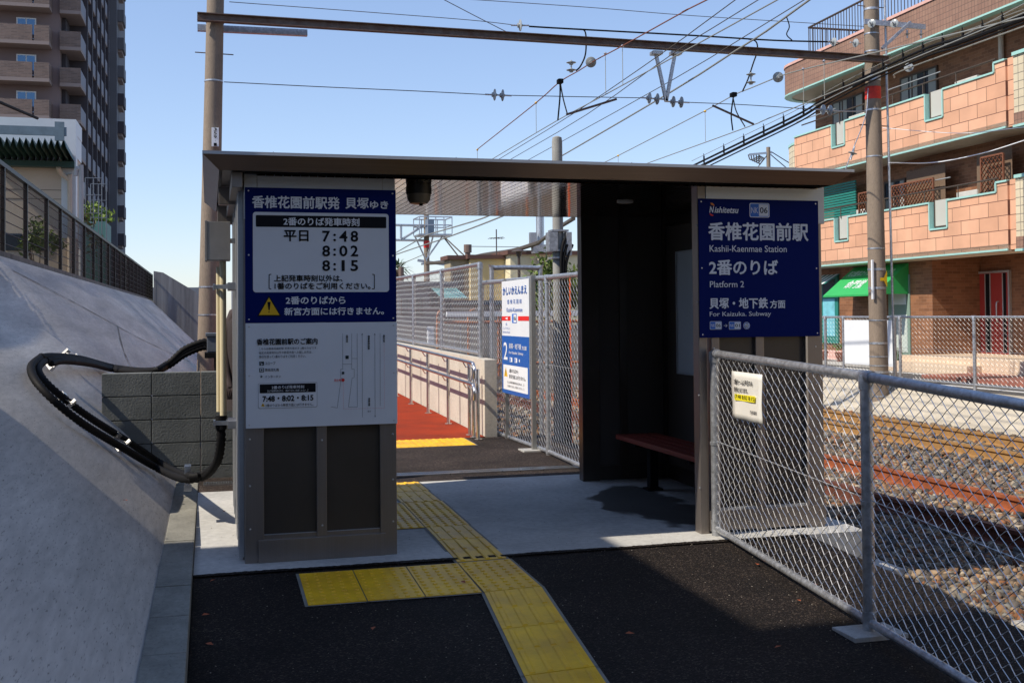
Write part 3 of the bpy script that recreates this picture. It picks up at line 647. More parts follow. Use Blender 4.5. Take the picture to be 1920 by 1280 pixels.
# white notice board on the right inner wall
m_ = MB(); m_.bbox(3.702, 3.716, 7.1, 8.46, .95, 1.92, .003); t = T('notice_board', 'blank pale notice board on the dark inner wall above the bench', 'board', (3.71, 7.6, .93)); m_.obj('panel', mat('board_pale', (.55, .58, .60), .35, 0, var=.03), t)
m_ = MB()
for a in ((3.694, 3.718, 7.085, 7.1, .935, 1.935), (3.694, 3.718, 8.46, 8.475, .935, 1.935), (3.694, 3.718, 7.1, 8.46, .935, .95), (3.694, 3.718, 7.1, 8.46, 1.92, 1.935)): m_.box(*a)
m_.obj('frame', M_head, t)
# ================================================================== FRONT FENCE (right)
def pipe_fence(name, label, posts, zt, zb, p=.06, r=.0024, pr=.024, rail=.021, foot=None, group=None, cat='fence', wm=None, lowgap=.05):
    base = posts[len(posts)//2]
    t = T(name, label, cat, (base[0], base[1], zb[len(posts)//2]), group)
    n = len(posts)
    for i, P in enumerate(posts):
        m_ = MB(); m_.tube([(P[0], P[1], zb[i]), (P[0], P[1], zt[i]-.015)], pr, 16)
        m_.disc((P[0], P[1], zt[i]-.07), (0, 0, 1), [(0, pr+.006), (.055, pr+.007), (.07, pr+.004)], 16)
        m_.disc((P[0], P[1], zb[i]+lowgap+.02), (0, 0, 1), [(-.04, pr+.003), (.03, pr+.004)], 16)
        m_.disc((P[0], P[1], (zb[i]+zt[i])/2), (0, 0, 1), [(-.008, pr+.005), (.012, pr+.005)], 16)
        m_.obj('post', M_galv, t, True)
    for i in range(n-1):
        A, B = posts[i], posts[i+1]
        m_ = MB(); m_.tube([(A[0], A[1], zt[i]-.01), (B[0], B[1], zt[i+1]-.01)], rail, 14)
        for P, Q, z in ((A, B, zt[i]), (B, A, zt[i+1])):
            d = (Vector((Q[0], Q[1], 0))-Vector((P[0], P[1], 0))).normalized(); s = Vector((P[0], P[1], z-.01))
            m_.tube([s, s+d*.06], rail+.005, 14)
        m_.obj('top_rail', M_galv, t, True)
        m_ = MB(); m_.tube([(A[0], A[1], zb[i]+lowgap), (B[0], B[1], zb[i+1]+lowgap)], rail*.85, 12); m_.obj('bottom_rail', M_galv, t, True)
        c_ = chain(A, B, (zb[i]+lowgap+.01, zb[i+1]+lowgap+.01), (zt[i]-.025, zt[i+1]-.025), p, r)
        c_.obj('wire_mesh', wm or M_wire, t, True, recalc=False)
    if foot:
        for i in foot:
            P = posts[i]; m_ = MB(); m_.bbox(P[0]-.14, P[0]+.14, P[1]-.10, P[1]+.10, zb[i]-.25, zb[i]+.012, .006); m_.obj('footing', M_con, t)
    return t
FP = [(3.14, 6.60), (2.985, 4.64), (2.83, 2.68), (2.675, .72), (2.52, -1.24)]
pipe_fence('chain_link_fence', 'near galvanised chain link fence between the asphalt path and the tracks', FP, [1.18, 1.135, 1.06, .98, .90], [0, -.073, -.15, -.23, -.31], .062, .0025, .029, .024, foot=[1, 2])
# notice tied to it
ft = Vector((FP[1][0]-FP[0][0], FP[1][1]-FP[0][1], 0)).normalized()      # towards the camera
fn = Vector((-ft.y, ft.x, 0)); fn = -fn if fn.x > 0 else fn               # towards the path
P0 = Vector((*FP[0], 0))+fn*.035
fk = fn.dot(P0); npx = lambda x, y: atp(x, y, fn, fk)
tn = T('paper_notice', 'laminated white paper notice with a yellow highlighted line, tied to the fence mesh', 'notice', tuple(npx(1400, 790)))
cs = [npx(1372, 695), npx(1428, 702), npx(1427, 797), npx(1374, 782)]
m_ = MB(); a0 = cs[0]; u_ = (cs[1]-cs[0]).dot(ft)
nz1 = (cs[0].z+cs[1].z)/2; nz0 = (cs[2].z+cs[3].z)/2
n = 8; vs = []
for j in range(n+1):
    for i in range(n+1):
        s = a0.dot(ft)+u_*i/n; p = fn*fk+ft*s; z = nz1+(nz0-nz1)*j/n; wv = .003*math.sin(i*1.3+j*.8)
        vs.append(p+fn*wv+Vector((0, 0, z)))
m_.add(vs, [(j*(n+1)+i, j*(n+1)+i+1, (j+1)*(n+1)+i+1, (j+1)*(n+1)+i) for j in range(n) for i in range(n)])
po = m_.obj('sheet', mat('laminated_paper', (.78, .77, .72), .3, 0, var=.03), tn, True)
so_ = po.modifiers.new('th', 'SOLIDIFY'); so_.thickness = .001
F = Face(tn, fn*fk, ft, (0, 0, 1), fn, npx)
C5 = lambda a, b: (1360+a/9.85, 680+b/9.85)
tx(F, '2番ホームは平日のみ', 172, 315, 512, 412, M_ink, C5, w=.006); tx(F, '使用となります。', 175, 455, 425, 548, M_ink, C5, w=.006)
F.poly([C5(*p) for p in ((182, 568), (566, 618), (566, 738), (182, 682))], mat('highlighter', (.85, .75, .02), .5), .005)
tx(F, '(7:48 8:02 8:15)', 188, 606, 560, 700, M_ink, C5, w=.007); tx(F, '西鉄電車', 470, 885, 595, 955, M_ink, C5, .006, w=.006)
F.done()
# ================================================================== REAR OF THE PLATFORM
# retaining wall with mesh fence beside the ramp
WX = 2.95
m_ = MB(); m_.hexa([(WX, 12.05, -.5), (WX+.14, 12.05, -.5), (WX+.14, 60, -.5), (WX, 60, -.5), (WX, 12.05, .93), (WX+.14, 12.05, .93), (WX+.14, 60, 1.35), (WX, 60, 1.35)])
single(m_, 'retaining_wall', M_wall, 'low cream concrete wall beside the red ramp', 'wall', (WX, 14, 0))
PF = [(WX+.08, y) for y in (12.55, 14.75, 16.9, 19.0, 21.1, 23.2, 25.3, 27.4)]
pipe_fence('chain_link_fence', 'tall chain link fence standing on the cream wall beside the ramp', PF, [2.03, 2.04, 2.05, 2.07, 2.09, 2.11, 2.13, 2.15], [.93+.0088*(p[1]-12.05) for p in PF], .070, .0027, .028, .022, wm=M_fwire)
# stainless handrails
th = T('handrail', 'shiny stainless steel double handrail going up beside the red ramp', 'handrail', (2.78, 12, .08))
hz = lambda y: .088+.0169*(y-11.95)
for i, y in enumerate((11.75, 11.95, 12.15, 13.3, 14.6, 15.9, 17.2, 18.5)):
    m_ = MB(); z = max(hz(y), .08); m_.tube([(2.80, y, z), (2.80, y, z+(.80 if y > 12 else .76))], .021, 16); m_.disc((2.80, y, z), (0, 0, 1), [(0, .045), (.008, .045)], 16); m_.obj('post', M_steel, th, True)
for hgt, x in ((.83, 2.73), (.60, 2.73)):
    m_ = MB(); pts = [(x, 11.62, hz(11.62)+hgt-.16), (x, 11.60, hz(11.6)+hgt-.07), (x, 11.66, hz(11.66)+hgt-.015), (x, 11.75, hz(11.75)+hgt)]+[(x, y, hz(y)+hgt) for y in (12.5, 15, 18, 20)]
    m_.tube(bez(pts, 5), .019, 16); m_.obj('rail', M_steel, th, True)
m_ = MB()
for y in (11.95, 12.15, 13.3, 14.6, 15.9, 17.2, 18.5):
    for hgt in (.83, .60): m_.tube([(2.80, y, hz(y)+hgt-.07), (2.76, y, hz(y)+hgt-.07), (2.73, y, hz(y)+hgt-.02)], .008, 8)
m_.obj('rail_bracket', M_steel, th, True)
# platform-side fence behind the sign
PR = [(3.20, 12.55), (3.20, 10.40), (3.17, 8.95)]
p0, p1 = at(902, 806, 2, .07), at(1080, 878, 2, .05)
PR = [(p0.x+.02, p0.y), (3.19, 10.42), (p1.x+.0, 9.15)]
pipe_fence('chain_link_fence', 'chain link fence behind the platform name sign, next to the drain', PR, [1.82, 1.80, 1.79], [.05, .045, .04], .066, .0025, .028, .024, foot=[1], wm=M_fwire)
# taller gate-like frame behind
g = T('fence_gate', 'taller pipe framed mesh gate behind the platform fence', 'gate', (3.9, 13.3, -.3))
a, b = at(922, 505, 1, 13.6), at(1013, 505, 1, 13.6)
m_ = MB(); m_.tube(bez([(a.x, 13.6, -.4), (a.x, 13.6, 1.0), (a.x, 13.6, 1.97), (a.x+.04, 13.6, 2.02), (b.x-.04, 13.6, 2.02), (b.x, 13.6, 1.97), (b.x, 13.6, 1.0), (b.x, 13.6, -.4)], 4), .03, 12); m_.obj('frame', M_galv, g, True)
chain((a.x+.03, 13.6), (b.x-.03, 13.6), (.0, .0), (1.98, 1.98), .11, .003).obj('wire_mesh', M_wire, g, True, recalc=False)
# platform name sign facing the platform
SX = 3.10
spx = lambda x, y: at(x, y, 0, SX)
A1, A2 = spx(939, 531), spx(992, 519); B1, B2 = spx(944, 737), spx(992.5, 746)
yf, yn = (A1.y+B1.y)/2, (A2.y+B2.y)/2; zt_, zb_ = (A1.z+A2.z)/2, (B1.z+B2.z)/2; WW, HH = yf-yn, zt_-zb_
t = T('platform_sign', 'upright white and blue platform name sign on two metal posts before the mesh fence', 'sign', (SX, (yf+yn)/2, .05))
m_ = MB(); m_.bbox(SX, SX+.012, yn, yf, zb_, zt_, .002); m_.obj('board', M_white, t)
for y in (yf-.05, yn-.02):
    m_ = MB(); m_.bbox(SX+.013, SX+.058, y-.022, y+.022, .05, zt_+.03, .003); m_.obj('post', mat('sign_post_metal', (.40, .40, .38), .4, .7), t)
m_ = MB(); m_.bbox(SX-.1, SX+.16, yn-.12, yn+.10, .03, .082, .008); m_.obj('footing', M_con, t)
F = Face(t, (SX, yf, zb_), (0, -1, 0), (0, 0, 1), (-1, 0, 0))
def B4(s, u0, v0, u1, v1, m, off=0, w=.004): F.textuv(s, (u0+u1)/2*WW, (1-(v0+v1)/2)*HH, (u1-u0)*WW, (v1-v0)*HH, m, off, 0, w)
def Q4(u0, v0, u1, v1, m, w=.002): F.poly([(u0*WW, (1-v0)*HH), (u1*WW, (1-v0)*HH), (u1*WW, (1-v1)*HH), (u0*WW, (1-v1)*HH)], m, w, False)
B4('かしいかえんまえ', .05, .052, .94, .125, M_dblue2, .02)
B4('香 椎 花 園 前', .22, .165, .76, .205, M_dblue2, .0); B4('Kashii-Kaenmae', .20, .238, .78, .275, M_dblue2, 0)
Q4(0.0, .313, .34, .352, M_red); Q4(.62, .313, 1, .352, M_red); F.poly([(.13*WW, (1-.3325)*HH), (.23*WW, (1-.32)*HH), (.23*WW, (1-.345)*HH)], M_lett, .003, False)
Q4(.40, .292, .57, .372, M_mblue, .002); Q4(.46, .30, .56, .365, M_lett, .003); B4('06', .47, .315, .55, .35, M_ink, .02)
B4('05', .16, .372, .21, .395, M_dblue2); B4('にしてつかしい', .04, .408, .32, .43, M_dblue2); B4('Nishitetsu-Kashii', .04, .445, .32, .462, M_dblue2)
Q4(0, .487, 1, 1, M_dblue2, .0015)
B4('2', .07, .545, .22, .70, M_lett, .006); B4('貝塚・地下鉄', .28, .55, .73, .60, M_lett, .006); B4('方面', .75, .565, .92, .60, M_lett, .006); B4('For Kaizuka. Subway', .28, .62, .80, .65, M_lett, .006)
for u in (.30, .48): Q4(u, .675, u+.10, .715, M_lett, .003); Q4(u+.01, .68, u+.045, .71, M_mblue, .004)
F.circ(.66*WW, (1-.695)*HH, .018, M_lett, .003, False)
F.rrect(.05*WW, (1-.965)*HH, .95*WW, (1-.745)*HH, .01, M_lett, .003, False)
F.poly([(.15*WW, (1-.765)*HH), (.22*WW, (1-.85)*HH), (.08*WW, (1-.85)*HH)], M_yel, .004, False)
B4('!', .14, .79, .16, .84, M_ink, .03, .005)
B4('2番のりばから', .28, .775, .62, .81, M_ink, .006, .005); B4('新宮方面には行きません。', .28, .825, .88, .86, M_ink, .006, .005)
B4('【上記発車時刻以外は、】', .22, .885, .82, .905, M_ink, 0, .005); B4('【1番のりばをご利用ください。】', .22, .92, .82, .94, M_ink, 0, .005)
F.done()
# slim signal post with cables behind the fence
b_ = at(1050, 855, 2, -.1); t = T('signal_post', 'slim grey concrete post with boxes and black cables beside the mesh fence', 'pole', (b_.x, b_.y, -.4))
m_ = MB(); m_.tube([(b_.x, b_.y, -.5), (b_.x, b_.y, 3.30), (b_.x, b_.y, 3.345), (b_.x, b_.y, 3.36)], [.064, .056, .05, .02], 20); m_.obj('shaft', M_dcon and concrete('post_grey_concrete', (.28, .28, .26), (1, 1, 1), 6, .15, .3), t, True)
bxp = lambda x0, x1, y0, y1: (at(x0, 500, 1, b_.y).x, at(x1, 500, 1, b_.y).x, at((x0+x1)/2, y1, 1, b_.y).z, at((x0+x1)/2, y0, 1, b_.y).z)
for q in ((1026, 1042, 436, 472), (1058, 1068, 436, 480)):
    x0, x1, z0, z1 = bxp(*q); m_ = MB(); m_.bbox(x0, x1, b_.y-.09, b_.y+.05, z0, z1, .004); m_.obj('equipment_box', M_galv, t)
for y_ in (433, 470, 484):
    z = at(1050, y_, 1, b_.y).z; m_ = MB(); m_.bbox(b_.x-.09, b_.x+.10, b_.y-.075, b_.y+.075, z-.01, z+.01, .002); m_.obj('clamp_band', M_galv, t)
for k, (dx) in enumerate((.035, .06, .085)):
    m_ = MB(); m_.tube(bez([(b_.x+dx+.06, b_.y-.06, 2.28-.05*k), (b_.x+dx, b_.y-.085, 2.2-.07*k), (b_.x+dx-.03, b_.y-.09, 2.0-.05*k), (b_.x+dx-.02, b_.y-.09, 1.6), (b_.x+dx, b_.y-.09, .8), (b_.x+dx+.01, b_.y-.09, -.2)], 6), .016, 10); m_.obj('cable', M_black, t, True)
# orange marker pole beyond
o_ = at(1070, 640, 1, 14.5); m_ = MB(); m_.tube([(o_.x, 14.5, .95), (o_.x, 14.5, 1.98)], .013, 10); m_.tube([(o_.x, 14.5, -.4), (o_.x, 14.5, .95)], .02, 10)
single(m_, 'marker_pole', mat('orange_plastic', (.75, .12, .03), .5), 'bright orange marker pole standing by the tracks behind the mesh', 'pole')
# ================================================================== LEFT: block wall, pipes, boxes
BX = 9.92
bt = T('block_wall', 'grey concrete block wall stepping down against the slope', 'wall', (-.3, BX, 0))
mb_bw = mat('damp_block', (.19, .20, .19), .85, 0, c2=(.09, .10, .095), scale=2.2, bump=.3, bscale=60)
topz = at(300, 698, 1, BX).z; rowh = .20; bw_ = .40
r_ = 0; z = topz
while z > .05:
    x = -.95-.02+.39*0
    xs0 = at(190, 700, 1, BX).x
    x = xs0
    while x < .6:
        xe = min(x+bw_, .62); lo = max(z-rowh+.004, -.1)
        if -.21-xe < z:          # stands above the slope
            m_ = MB(); m_.bbox(x+.003, xe-.003, BX, BX+.14, lo, z-.003, .004); m_.obj('block', mb_bw, bt)
        x += bw_
    z -= rowh
sl_pt = lambda x, y, h=.0: atp(x, y, (1, 0, 1), -.205+h*1.414)
# bundle of corrugated conduits
def corr(pts, r, name='conduit', p=.017):
    q = bez(pts, 14); L = [0]
    for a, b in zip(q[:-1], q[1:]): L.append(L[-1]+(b-a).length)
    n = int(L[-1]/p); out = []; rs = []; j = 0
    for k in range(n+1):
        s = L[-1]*k/n
        while j < len(L)-2 and L[j+1] < s: j += 1
        f = (s-L[j])/max(L[j+1]-L[j], 1e-9); out.append(q[j].lerp(q[j+1], f)); rs.append(r if k % 2 else r*.80)
    m_ = MB(); m_.tube(out, rs, 12); return m_
ct = T('cable_conduits', 'thick black corrugated conduits looping down the concrete slope to the cream pipes', 'conduit', tuple(sl_pt(240, 830)))
PY = 7.55                                             # plane of the cream pipes
def lower(off, r):
    p = [sl_pt(78+off*.5, 668+off*.4, .06), sl_pt(58+off*.9, 690+off*.2, .05), sl_pt(80+off, 730-off*.3, .045), sl_pt(150+off*.8, 790-off*.8, .045), sl_pt(235+off*.6, 842-off*.8, .045), sl_pt(300+off*.4, 880-off*.6, .045)]
    p += [at(345+off*.3, 897-off*.4, 1, 7.95), at(382, 893-off*.3, 1, 7.8), at(405+off*.15, 868-off*.2, 1, 7.65), at(413+off*.12, 830, 1, 7.57), at(413+off*.12, 790, 1, PY)]
    return corr(p, r)
lower(0, .029).obj('conduit', M_black, ct, True); lower(15, .029).obj('conduit', M_black, ct, True)
for off, r in ((0, .03), (11, .028), (22, .028)):
    p = [sl_pt(78+off*.5+off*.3, 670+off*.5, .07), sl_pt(100+off, 668+off*.4, .09), sl_pt(150+off, 672+off*.5, .09), sl_pt(215, 688+off*.25, .08), at(280, 695+off*.1, 1, 10.3), at(315, 681+off*.25, 1, 10.3), at(345, 655+off*.5, 1, 10.3), at(378, 641+off*.5, 1, 10.3), at(390, 641+off*.5, 1, 10.3)]
    corr(p, r).obj('conduit', M_black, ct, True)
def clamp(px_, py_):
    p = sl_pt(px_, py_, .05); m_ = MB(); d = Vector((.707, 0, .707)); s = Vector((-.55, -.62, .55)).normalized(); c = d.cross(s).normalized()
    a = p-c*.07; m_.bar(a-d*.02, a+c*.15-d*.02+d*.04, .03, .006, d); m_.bar(a-d*.05, a+d*.02, .03, .04, s); m_.bar(a+c*.14-d*.05, a+c*.14+d*.05, .03, .015, s)
    m_.bar(a-d*.05, a+c*.15-d*.05, .03, .035, d)
    m_.obj('clamp', M_steel, ct)
for q in ((100, 675), (132, 665), (125, 750), (228, 825)): clamp(*q)
m_ = MB(); p = at(352, 895, 1, 7.93)
m_.bbox(p.x-.02, p.x+.02, p.y-.045, p.y-.038, p.z-.06, p.z+.07, .001); m_.bbox(p.x-.025, p.x+.025, p.y-.045, p.y+.05, p.z-.085, p.z-.055, .002); m_.bbox(p.x-.022, p.x+.022, p.y-.05, p.y+.05, p.z+.06, p.z+.085, .002); m_.obj('clamp', M_steel, ct)
# cream pipes and their brackets, standing off the left wall
t = T('cream_pipes', 'pair of upright cream pipes bracketed to the left side of the shelter', 'pipe', (.08, PY, .7))
for a, b, y0, y1 in ((405.5, 415, 500, 772), (412, 424.5, 490, 782)):
    x0, x1 = at(a, 640, 1, PY).x, at(b, 640, 1, PY).x; z1, z0 = at(415, y0, 1, PY).z, at(415, y1, 1, PY).z; dy = 0 if a > 410 else .03
    m_ = MB(); m_.tube([((x0+x1)/2, PY+dy, z0), ((x0+x1)/2, PY+dy, z1)], (x1-x0)/2, 20); m_.obj('pipe', M_cream, t, True)
x0, x1 = at(405, 640, 1, PY).x, at(426, 640, 1, PY).x
m_ = MB(); zc = at(415, 790, 1, PY).z; m_.tube([(at(413.5, 790, 1, PY).x+.004, PY, zc-.05), (at(413.5, 790, 1, PY).x+.004, PY, zc+.04)], .036, 18); m_.obj('coupling', M_black, t, True)
for y_ in (538, 792):
    z = at(415, y_, 1, PY).z; m_ = MB(); m_.bbox(x0-.006, x1+.006, PY-.036, PY-.03, z-.014, z+.014, .002); m_.bbox(x0-.018, x0-.006, PY-.04, PY+.02, z-.02, z+.02, .002)
    m_.bbox(x1-.01, .19, PY-.03, PY-.026, z-.012, z+.022, .001); m_.bbox(x1+.0, .2, PY-.20, PY-.195, z-.02, z+.024, .001)
    m_.bbox(x1+.004, .205, PY-.19, PY+.10, z+.018, z+.024, .001); m_.bbox(x1+.004, .205, PY-.19, PY+.10, z-.024, z-.018, .001); m_.bbox(x1+.004, x1+.010, PY-.19, PY+.10, z-.018, z+.018, .001)
    m_.obj('bracket', M_steel, t)
# steel cabinet on top
x0, x1 = at(386, 450, 1, 7.5).x, at(432, 450, 1, 7.5).x; z0, z1 = at(410, 488, 1, 7.5).z, at(410, 415, 1, 7.5).z
t = T('steel_cabinet', 'brushed stainless steel junction cabinet above the cream pipes', 'cabinet', (x0, 7.5, z0))
m_ = MB(); m_.bbox(x0, x1, 7.5, 7.66, z0, z1, .004); m_.obj('body', mat('dull_stainless', (.48, .46, .44), .38, .8, var=.12, scale=5), t)
m_ = MB(); m_.bbox(x0-.006, x0+.008, 7.492, 7.66, z0-.004, z1+.004, .002); m_.box(x0+.01, x1-.003, 7.495, 7.4995, z0+.005, z1-.005); m_.obj('door', mat('dull_stainless', (.48, .46, .44)), t)
m_ = MB(); m_.bbox(x1, .2, 7.56, 7.6, (z0+z1)/2-.01, (z0+z1)/2+.02, .002); m_.obj('bracket', M_steel, t)
# grey joint boxes by the block wall
x0, x1 = at(388, 640, 1, 10.25).x, at(432, 640, 1, 10.25).x; z0, z1 = at(400, 660, 1, 10.25).z, at(400, 624, 1, 10.25).z
t = T('joint_box', 'dark grey plastic joint box where the black conduits end behind the block wall', 'box', (x0, 10.3, z0))
m_ = MB(); m_.bbox(x0, x1, 10.2, 10.42, z0, z1-.03, .008); m_.obj('body', M_greyb, t); m_ = MB(); m_.bbox(x0-.012, x1+.01, 10.19, 10.43, z1-.03, z1, .006); m_.obj('lid', M_greyb, t)
m_ = MB(); m_.bbox(x0-.02, x1+.02, 10.16, 10.45, z0-.05, z0-.002, .003); m_.obj('tray', M_black, t)
m_ = MB(); m_.tube([(x0+.08, 10.2, z0-.3), (x0+.08, 10.2, z0-.05)], .02, 10); m_.obj('support', M_black, t)
# person behind the left wall
def person():
    cx, cy = .362, 9.35; zb = .055
    t = T('person', 'person in a dark coat and dark trousers standing behind the shelter wall', 'person', (cx, cy, zb))
    V, E, RR = [], [], []
    def ch(pts, start=None):
        prev = start
        for p in pts:
            V.append((p[0], p[1], p[2])); RR.append(p[3]); i = len(V)-1
            if prev is not None: E.append((prev, i))
            prev = i
        return prev
    i0 = ch([(0, 0, .94, .135)]); ch([(0, 0, 1.08, .125), (0, 0, 1.25, .14), (0, .01, 1.38, .12), (0, .01, 1.47, .06), (0, -.01, 1.53, .055), (0, -.02, 1.60, .085), (0, -.01, 1.68, .078)], i0)
    sh = 3
    for s in (-1, 1):
        a = ch([(s*.17, .01, 1.39, .062), (s*.20, .0, 1.30, .056), (s*.235, .0, 1.10, .046), (s*.225, -.08, .90, .036), (s*.21, -.13, .83, .028)], sh)
        for k in range(4): ch([(s*(.21-.015*k+.02), -.15-.005*k, .79, .011), (s*(.205-.015*k+.02), -.155, .75, .010), (s*(.20-.015*k+.02), -.15, .715, .008)], a)
        ch([(s*.18, -.15, .80, .012), (s*.17, -.17, .77, .010)], a)
        ch([(s*.09, 0, .86, .10), (s*.10, 0, .50, .068), (s*.105, .01, .28, .055), (s*.11, .0, .09, .042), (s*.11, -.06, .045, .042), (s*.115, -.17, .03, .034)], i0)
    me = bpy.data.meshes.new('body'); me.from_pydata([(v[0], v[1], v[2]) for v in V], E, [])
    o = bpy.data.objects.new('body', me); COL.objects.link(o); o.parent = t; me.materials.append(mat('dark_skin_and_cloth', (.045, .03, .03), .8))
    sk = o.modifiers.new('skin', 'SKIN'); sk.use_smooth_shade = True
    for v, r in zip(me.skin_vertices[0].data, RR): v.radius = (r, r)
    me.skin_vertices[0].data[0].use_root = True
    sb = o.modifiers.new('sub', 'SUBSURF'); sb.levels = 2; sb.render_levels = 2
    # coat hanging to mid thigh
    m_ = MB(); rings = [(1.44, .075, .07), (1.41, .17, .10), (1.33, .225, .14), (1.15, .235, .15), (.95, .235, .155), (.75, .25, .165), (.62, .26, .175)]; n = 24; vs = []
    for z, a, b in rings:
        for k in range(n):
            th_ = 2*math.pi*k/n; wv = 1+.03*math.sin(5*th_+z*7); vs.append((cx+a*wv*math.cos(th_), cy+b*wv*math.sin(th_), zb+z))
    m_.add(vs, [(i*n+k, i*n+(k+1) % n, (i+1)*n+(k+1) % n, (i+1)*n+k) for i in range(len(rings)-1) for k in range(n)]); m_.obj('coat', mat('dark_coat', (.030, .021, .022), .85, 0, var=.2, scale=8), t, True)
    m_ = MB(); m_.disc((cx, cy, zb+1.62), (0, .15, 1), [(-.09, .06), (-.05, .095), (.02, .104), (.08, .09), (.115, .05), (.125, .01)], 20); m_.obj('hair', M_ink, t, True)
person()

# ================================================================== POLES AND OVERHEAD LINE
PYL = 18.3
def gp(x, y, Y=PYL): return at(x, y, 1, Y)
def concrete_pole(name, label, bx, by, zb, tx_, ty_, zt_, r0_, r1_, bands, steps):
    t = T(name, label, 'pole', (bx, by, zb))
    P = lambda z: (bx+(tx_-bx)*(z-zb)/(zt_-zb), by+(ty_-by)*(z-zb)/(zt_-zb)); rad = lambda z: r0_+(r1_-r0_)*(z-zb)/(zt_-zb)
    m_ = MB(); m_.tube([(*P(z), z) for z in (zb-.3, zb, (zb+zt_)/2, zt_)], [r0_, r0_, (r0_+r1_)/2, r1_], 32); m_.obj('shaft', M_pole, t, True)
    for z, h in bands:
        m_ = MB(); x, y = P(z); r = rad(z)+.006; m_.disc((x, y, z), (0, 0, 1), [(-h, r), (h, r)], 32); m_.obj('clamp_band', M_galv, t, True)
    m_ = MB()
    for z in steps:
        x, y = P(z); m_.tube([(x-rad(z)-.16, y, z), (x+rad(z)+.16, y, z-.01)], .009, 6)
    if steps: m_.obj('step_bolt', M_rust, t)
    return t, P, rad
lp0 = gp(391, 600); lp1 = gp(404, 0)
s_ = (lp1.x-lp0.x)/(lp1.z-lp0.z)
LP, LPP, LPR = concrete_pole('utility_pole', 'brown concrete railway pole behind the left end of the shelter', lp0.x-s_*1.6, PYL, lp0.z-1.6, lp1.x+s_*2, PYL, lp1.z+2, .168, .122,
    [(gp(400, y).z, h) for y, h in ((153, .012), (538, .012), (590, .012), (43, .012))], [gp(400, 100).z])
m_ = MB(); z0, z1 = gp(404, 278).z, gp(404, 243).z; xx = gp(403.5, 260).x; m_.bbox(xx-.055, xx+.055, PYL-.19, PYL-.165, z0, z1, .004); m_.obj('number_plate', M_lett, LP)
F = Face(LP, (xx, PYL-.192, z0), (1, 0, 0), (0, 0, 1), (0, -1, 0))
for i, s in enumerate('359-1'): F.textuv(s, 0, (z1-z0)*(.90-.2*i), .045 if s != '-' else .004, (.05 if s != '-' else .03), M_ink, .02, 0, .002)
F.done('number')
rb = gp(1650, 785); rtp = gp(1633, 0); s2 = (rtp.x-rb.x)/(rtp.z-rb.z)
RP, RPP, RPR = concrete_pole('utility_pole', 'tall concrete railway pole with a red band beyond the tracks', rb.x, PYL, rb.z, rtp.x+s2*1.5, PYL, rtp.z+1.5, .172, .125,
    [(gp(1640, y).z, h) for y, h in ((19, .02), (65, .012), (98, .012), (148, .05), (207, .015), (294, .012), (466, .012), (505, .02), (540, .02), (600, .012), (643, .02), (668, .012), (685, .012), (697, .02), (742, .012))], [gp(1640, y).z for y in (13, 235)])
z0, z1 = gp(1637, 187).z, gp(1637, 164).z; x, y = RPP((z0+z1)/2); m_ = MB(); m_.disc((x, y, (z0+z1)/2), (0, 0, 1), [(-(z1-z0)/2, RPR(z0)+.004), ((z1-z0)/2, RPR(z0)+.004)], 32); m_.obj('red_band', mat('pole_red', (.62, .03, .015), .6, 0, var=.2, scale=14), RP, True)
m_ = MB(); z = gp(1645, 523).z; x, y = RPP(z); r = RPR(z)
m_.add([(x-.05, y-r-.02, z+.02), (x+.03, y-r-.02, z+.02), (x+.10, y-r-.015, z+.16), (x+.10, y-r-.015, z-.16), (x+.03, y-r-.02, z-.04), (x-.05, y-r-.02, z-.04)], [(0, 1, 2, 3, 4, 5)]); m_.obj('arrow_mark', M_yel, RP)
m_ = MB(); m_.bbox(x-r-.03, x-r+.005, y-.14, y-.10, z-.38, z+.35, .004); m_.obj('plate', M_lett, RP)
m_ = MB(); pts = []
for yy_ in (0, 120, 200, 330, 470, 600, 700, 775): q = gp(1653+yy_*.026, yy_); pts.append((q.x, PYL-.1, q.z))
m_.tube(pts, .022, 10); m_.obj('conduit', M_galv, RP, True)
# arms at top of the right pole
m_ = MB(); m_.bar(gp(1612, 45)-Vector((0, .15, 0)), gp(1725, 55)-Vector((0, .15, 0)), .05, .10); m_.obj('crossarm', M_galv, RP)
m_ = MB(); m_.bar(gp(1642, 96)-Vector((0, .2, 0)), gp(1695, 47)-Vector((0, .2, 0)), .05, .05); m_.obj('brace', M_galv, RP)
# crossbeam between the poles: one thing
bl, br_ = gp(370, 38), gp(1655, 117)
CB = T('gantry_beam', 'long rusty steel beam spanning between the two concrete poles', 'beam', tuple(bl))
m_ = MB(); o_ = Vector((0, -.20, 0)); zt_ = .09
for dz, h in ((.058, .013), (-.058, .013)): m_.bar(bl+o_+Vector((0, 0, dz)), br_+o_+Vector((0, 0, dz)), .12, h)
m_.bar(bl+o_, br_+o_, .012, .112); m_.obj('beam', M_rust, CB)
m_ = MB(); m_.bar(bl-o_+Vector((0, 0, -.075)), gp(578, 57)-o_, .1, .1); m_.obj('stub_channel', M_galv, CB)
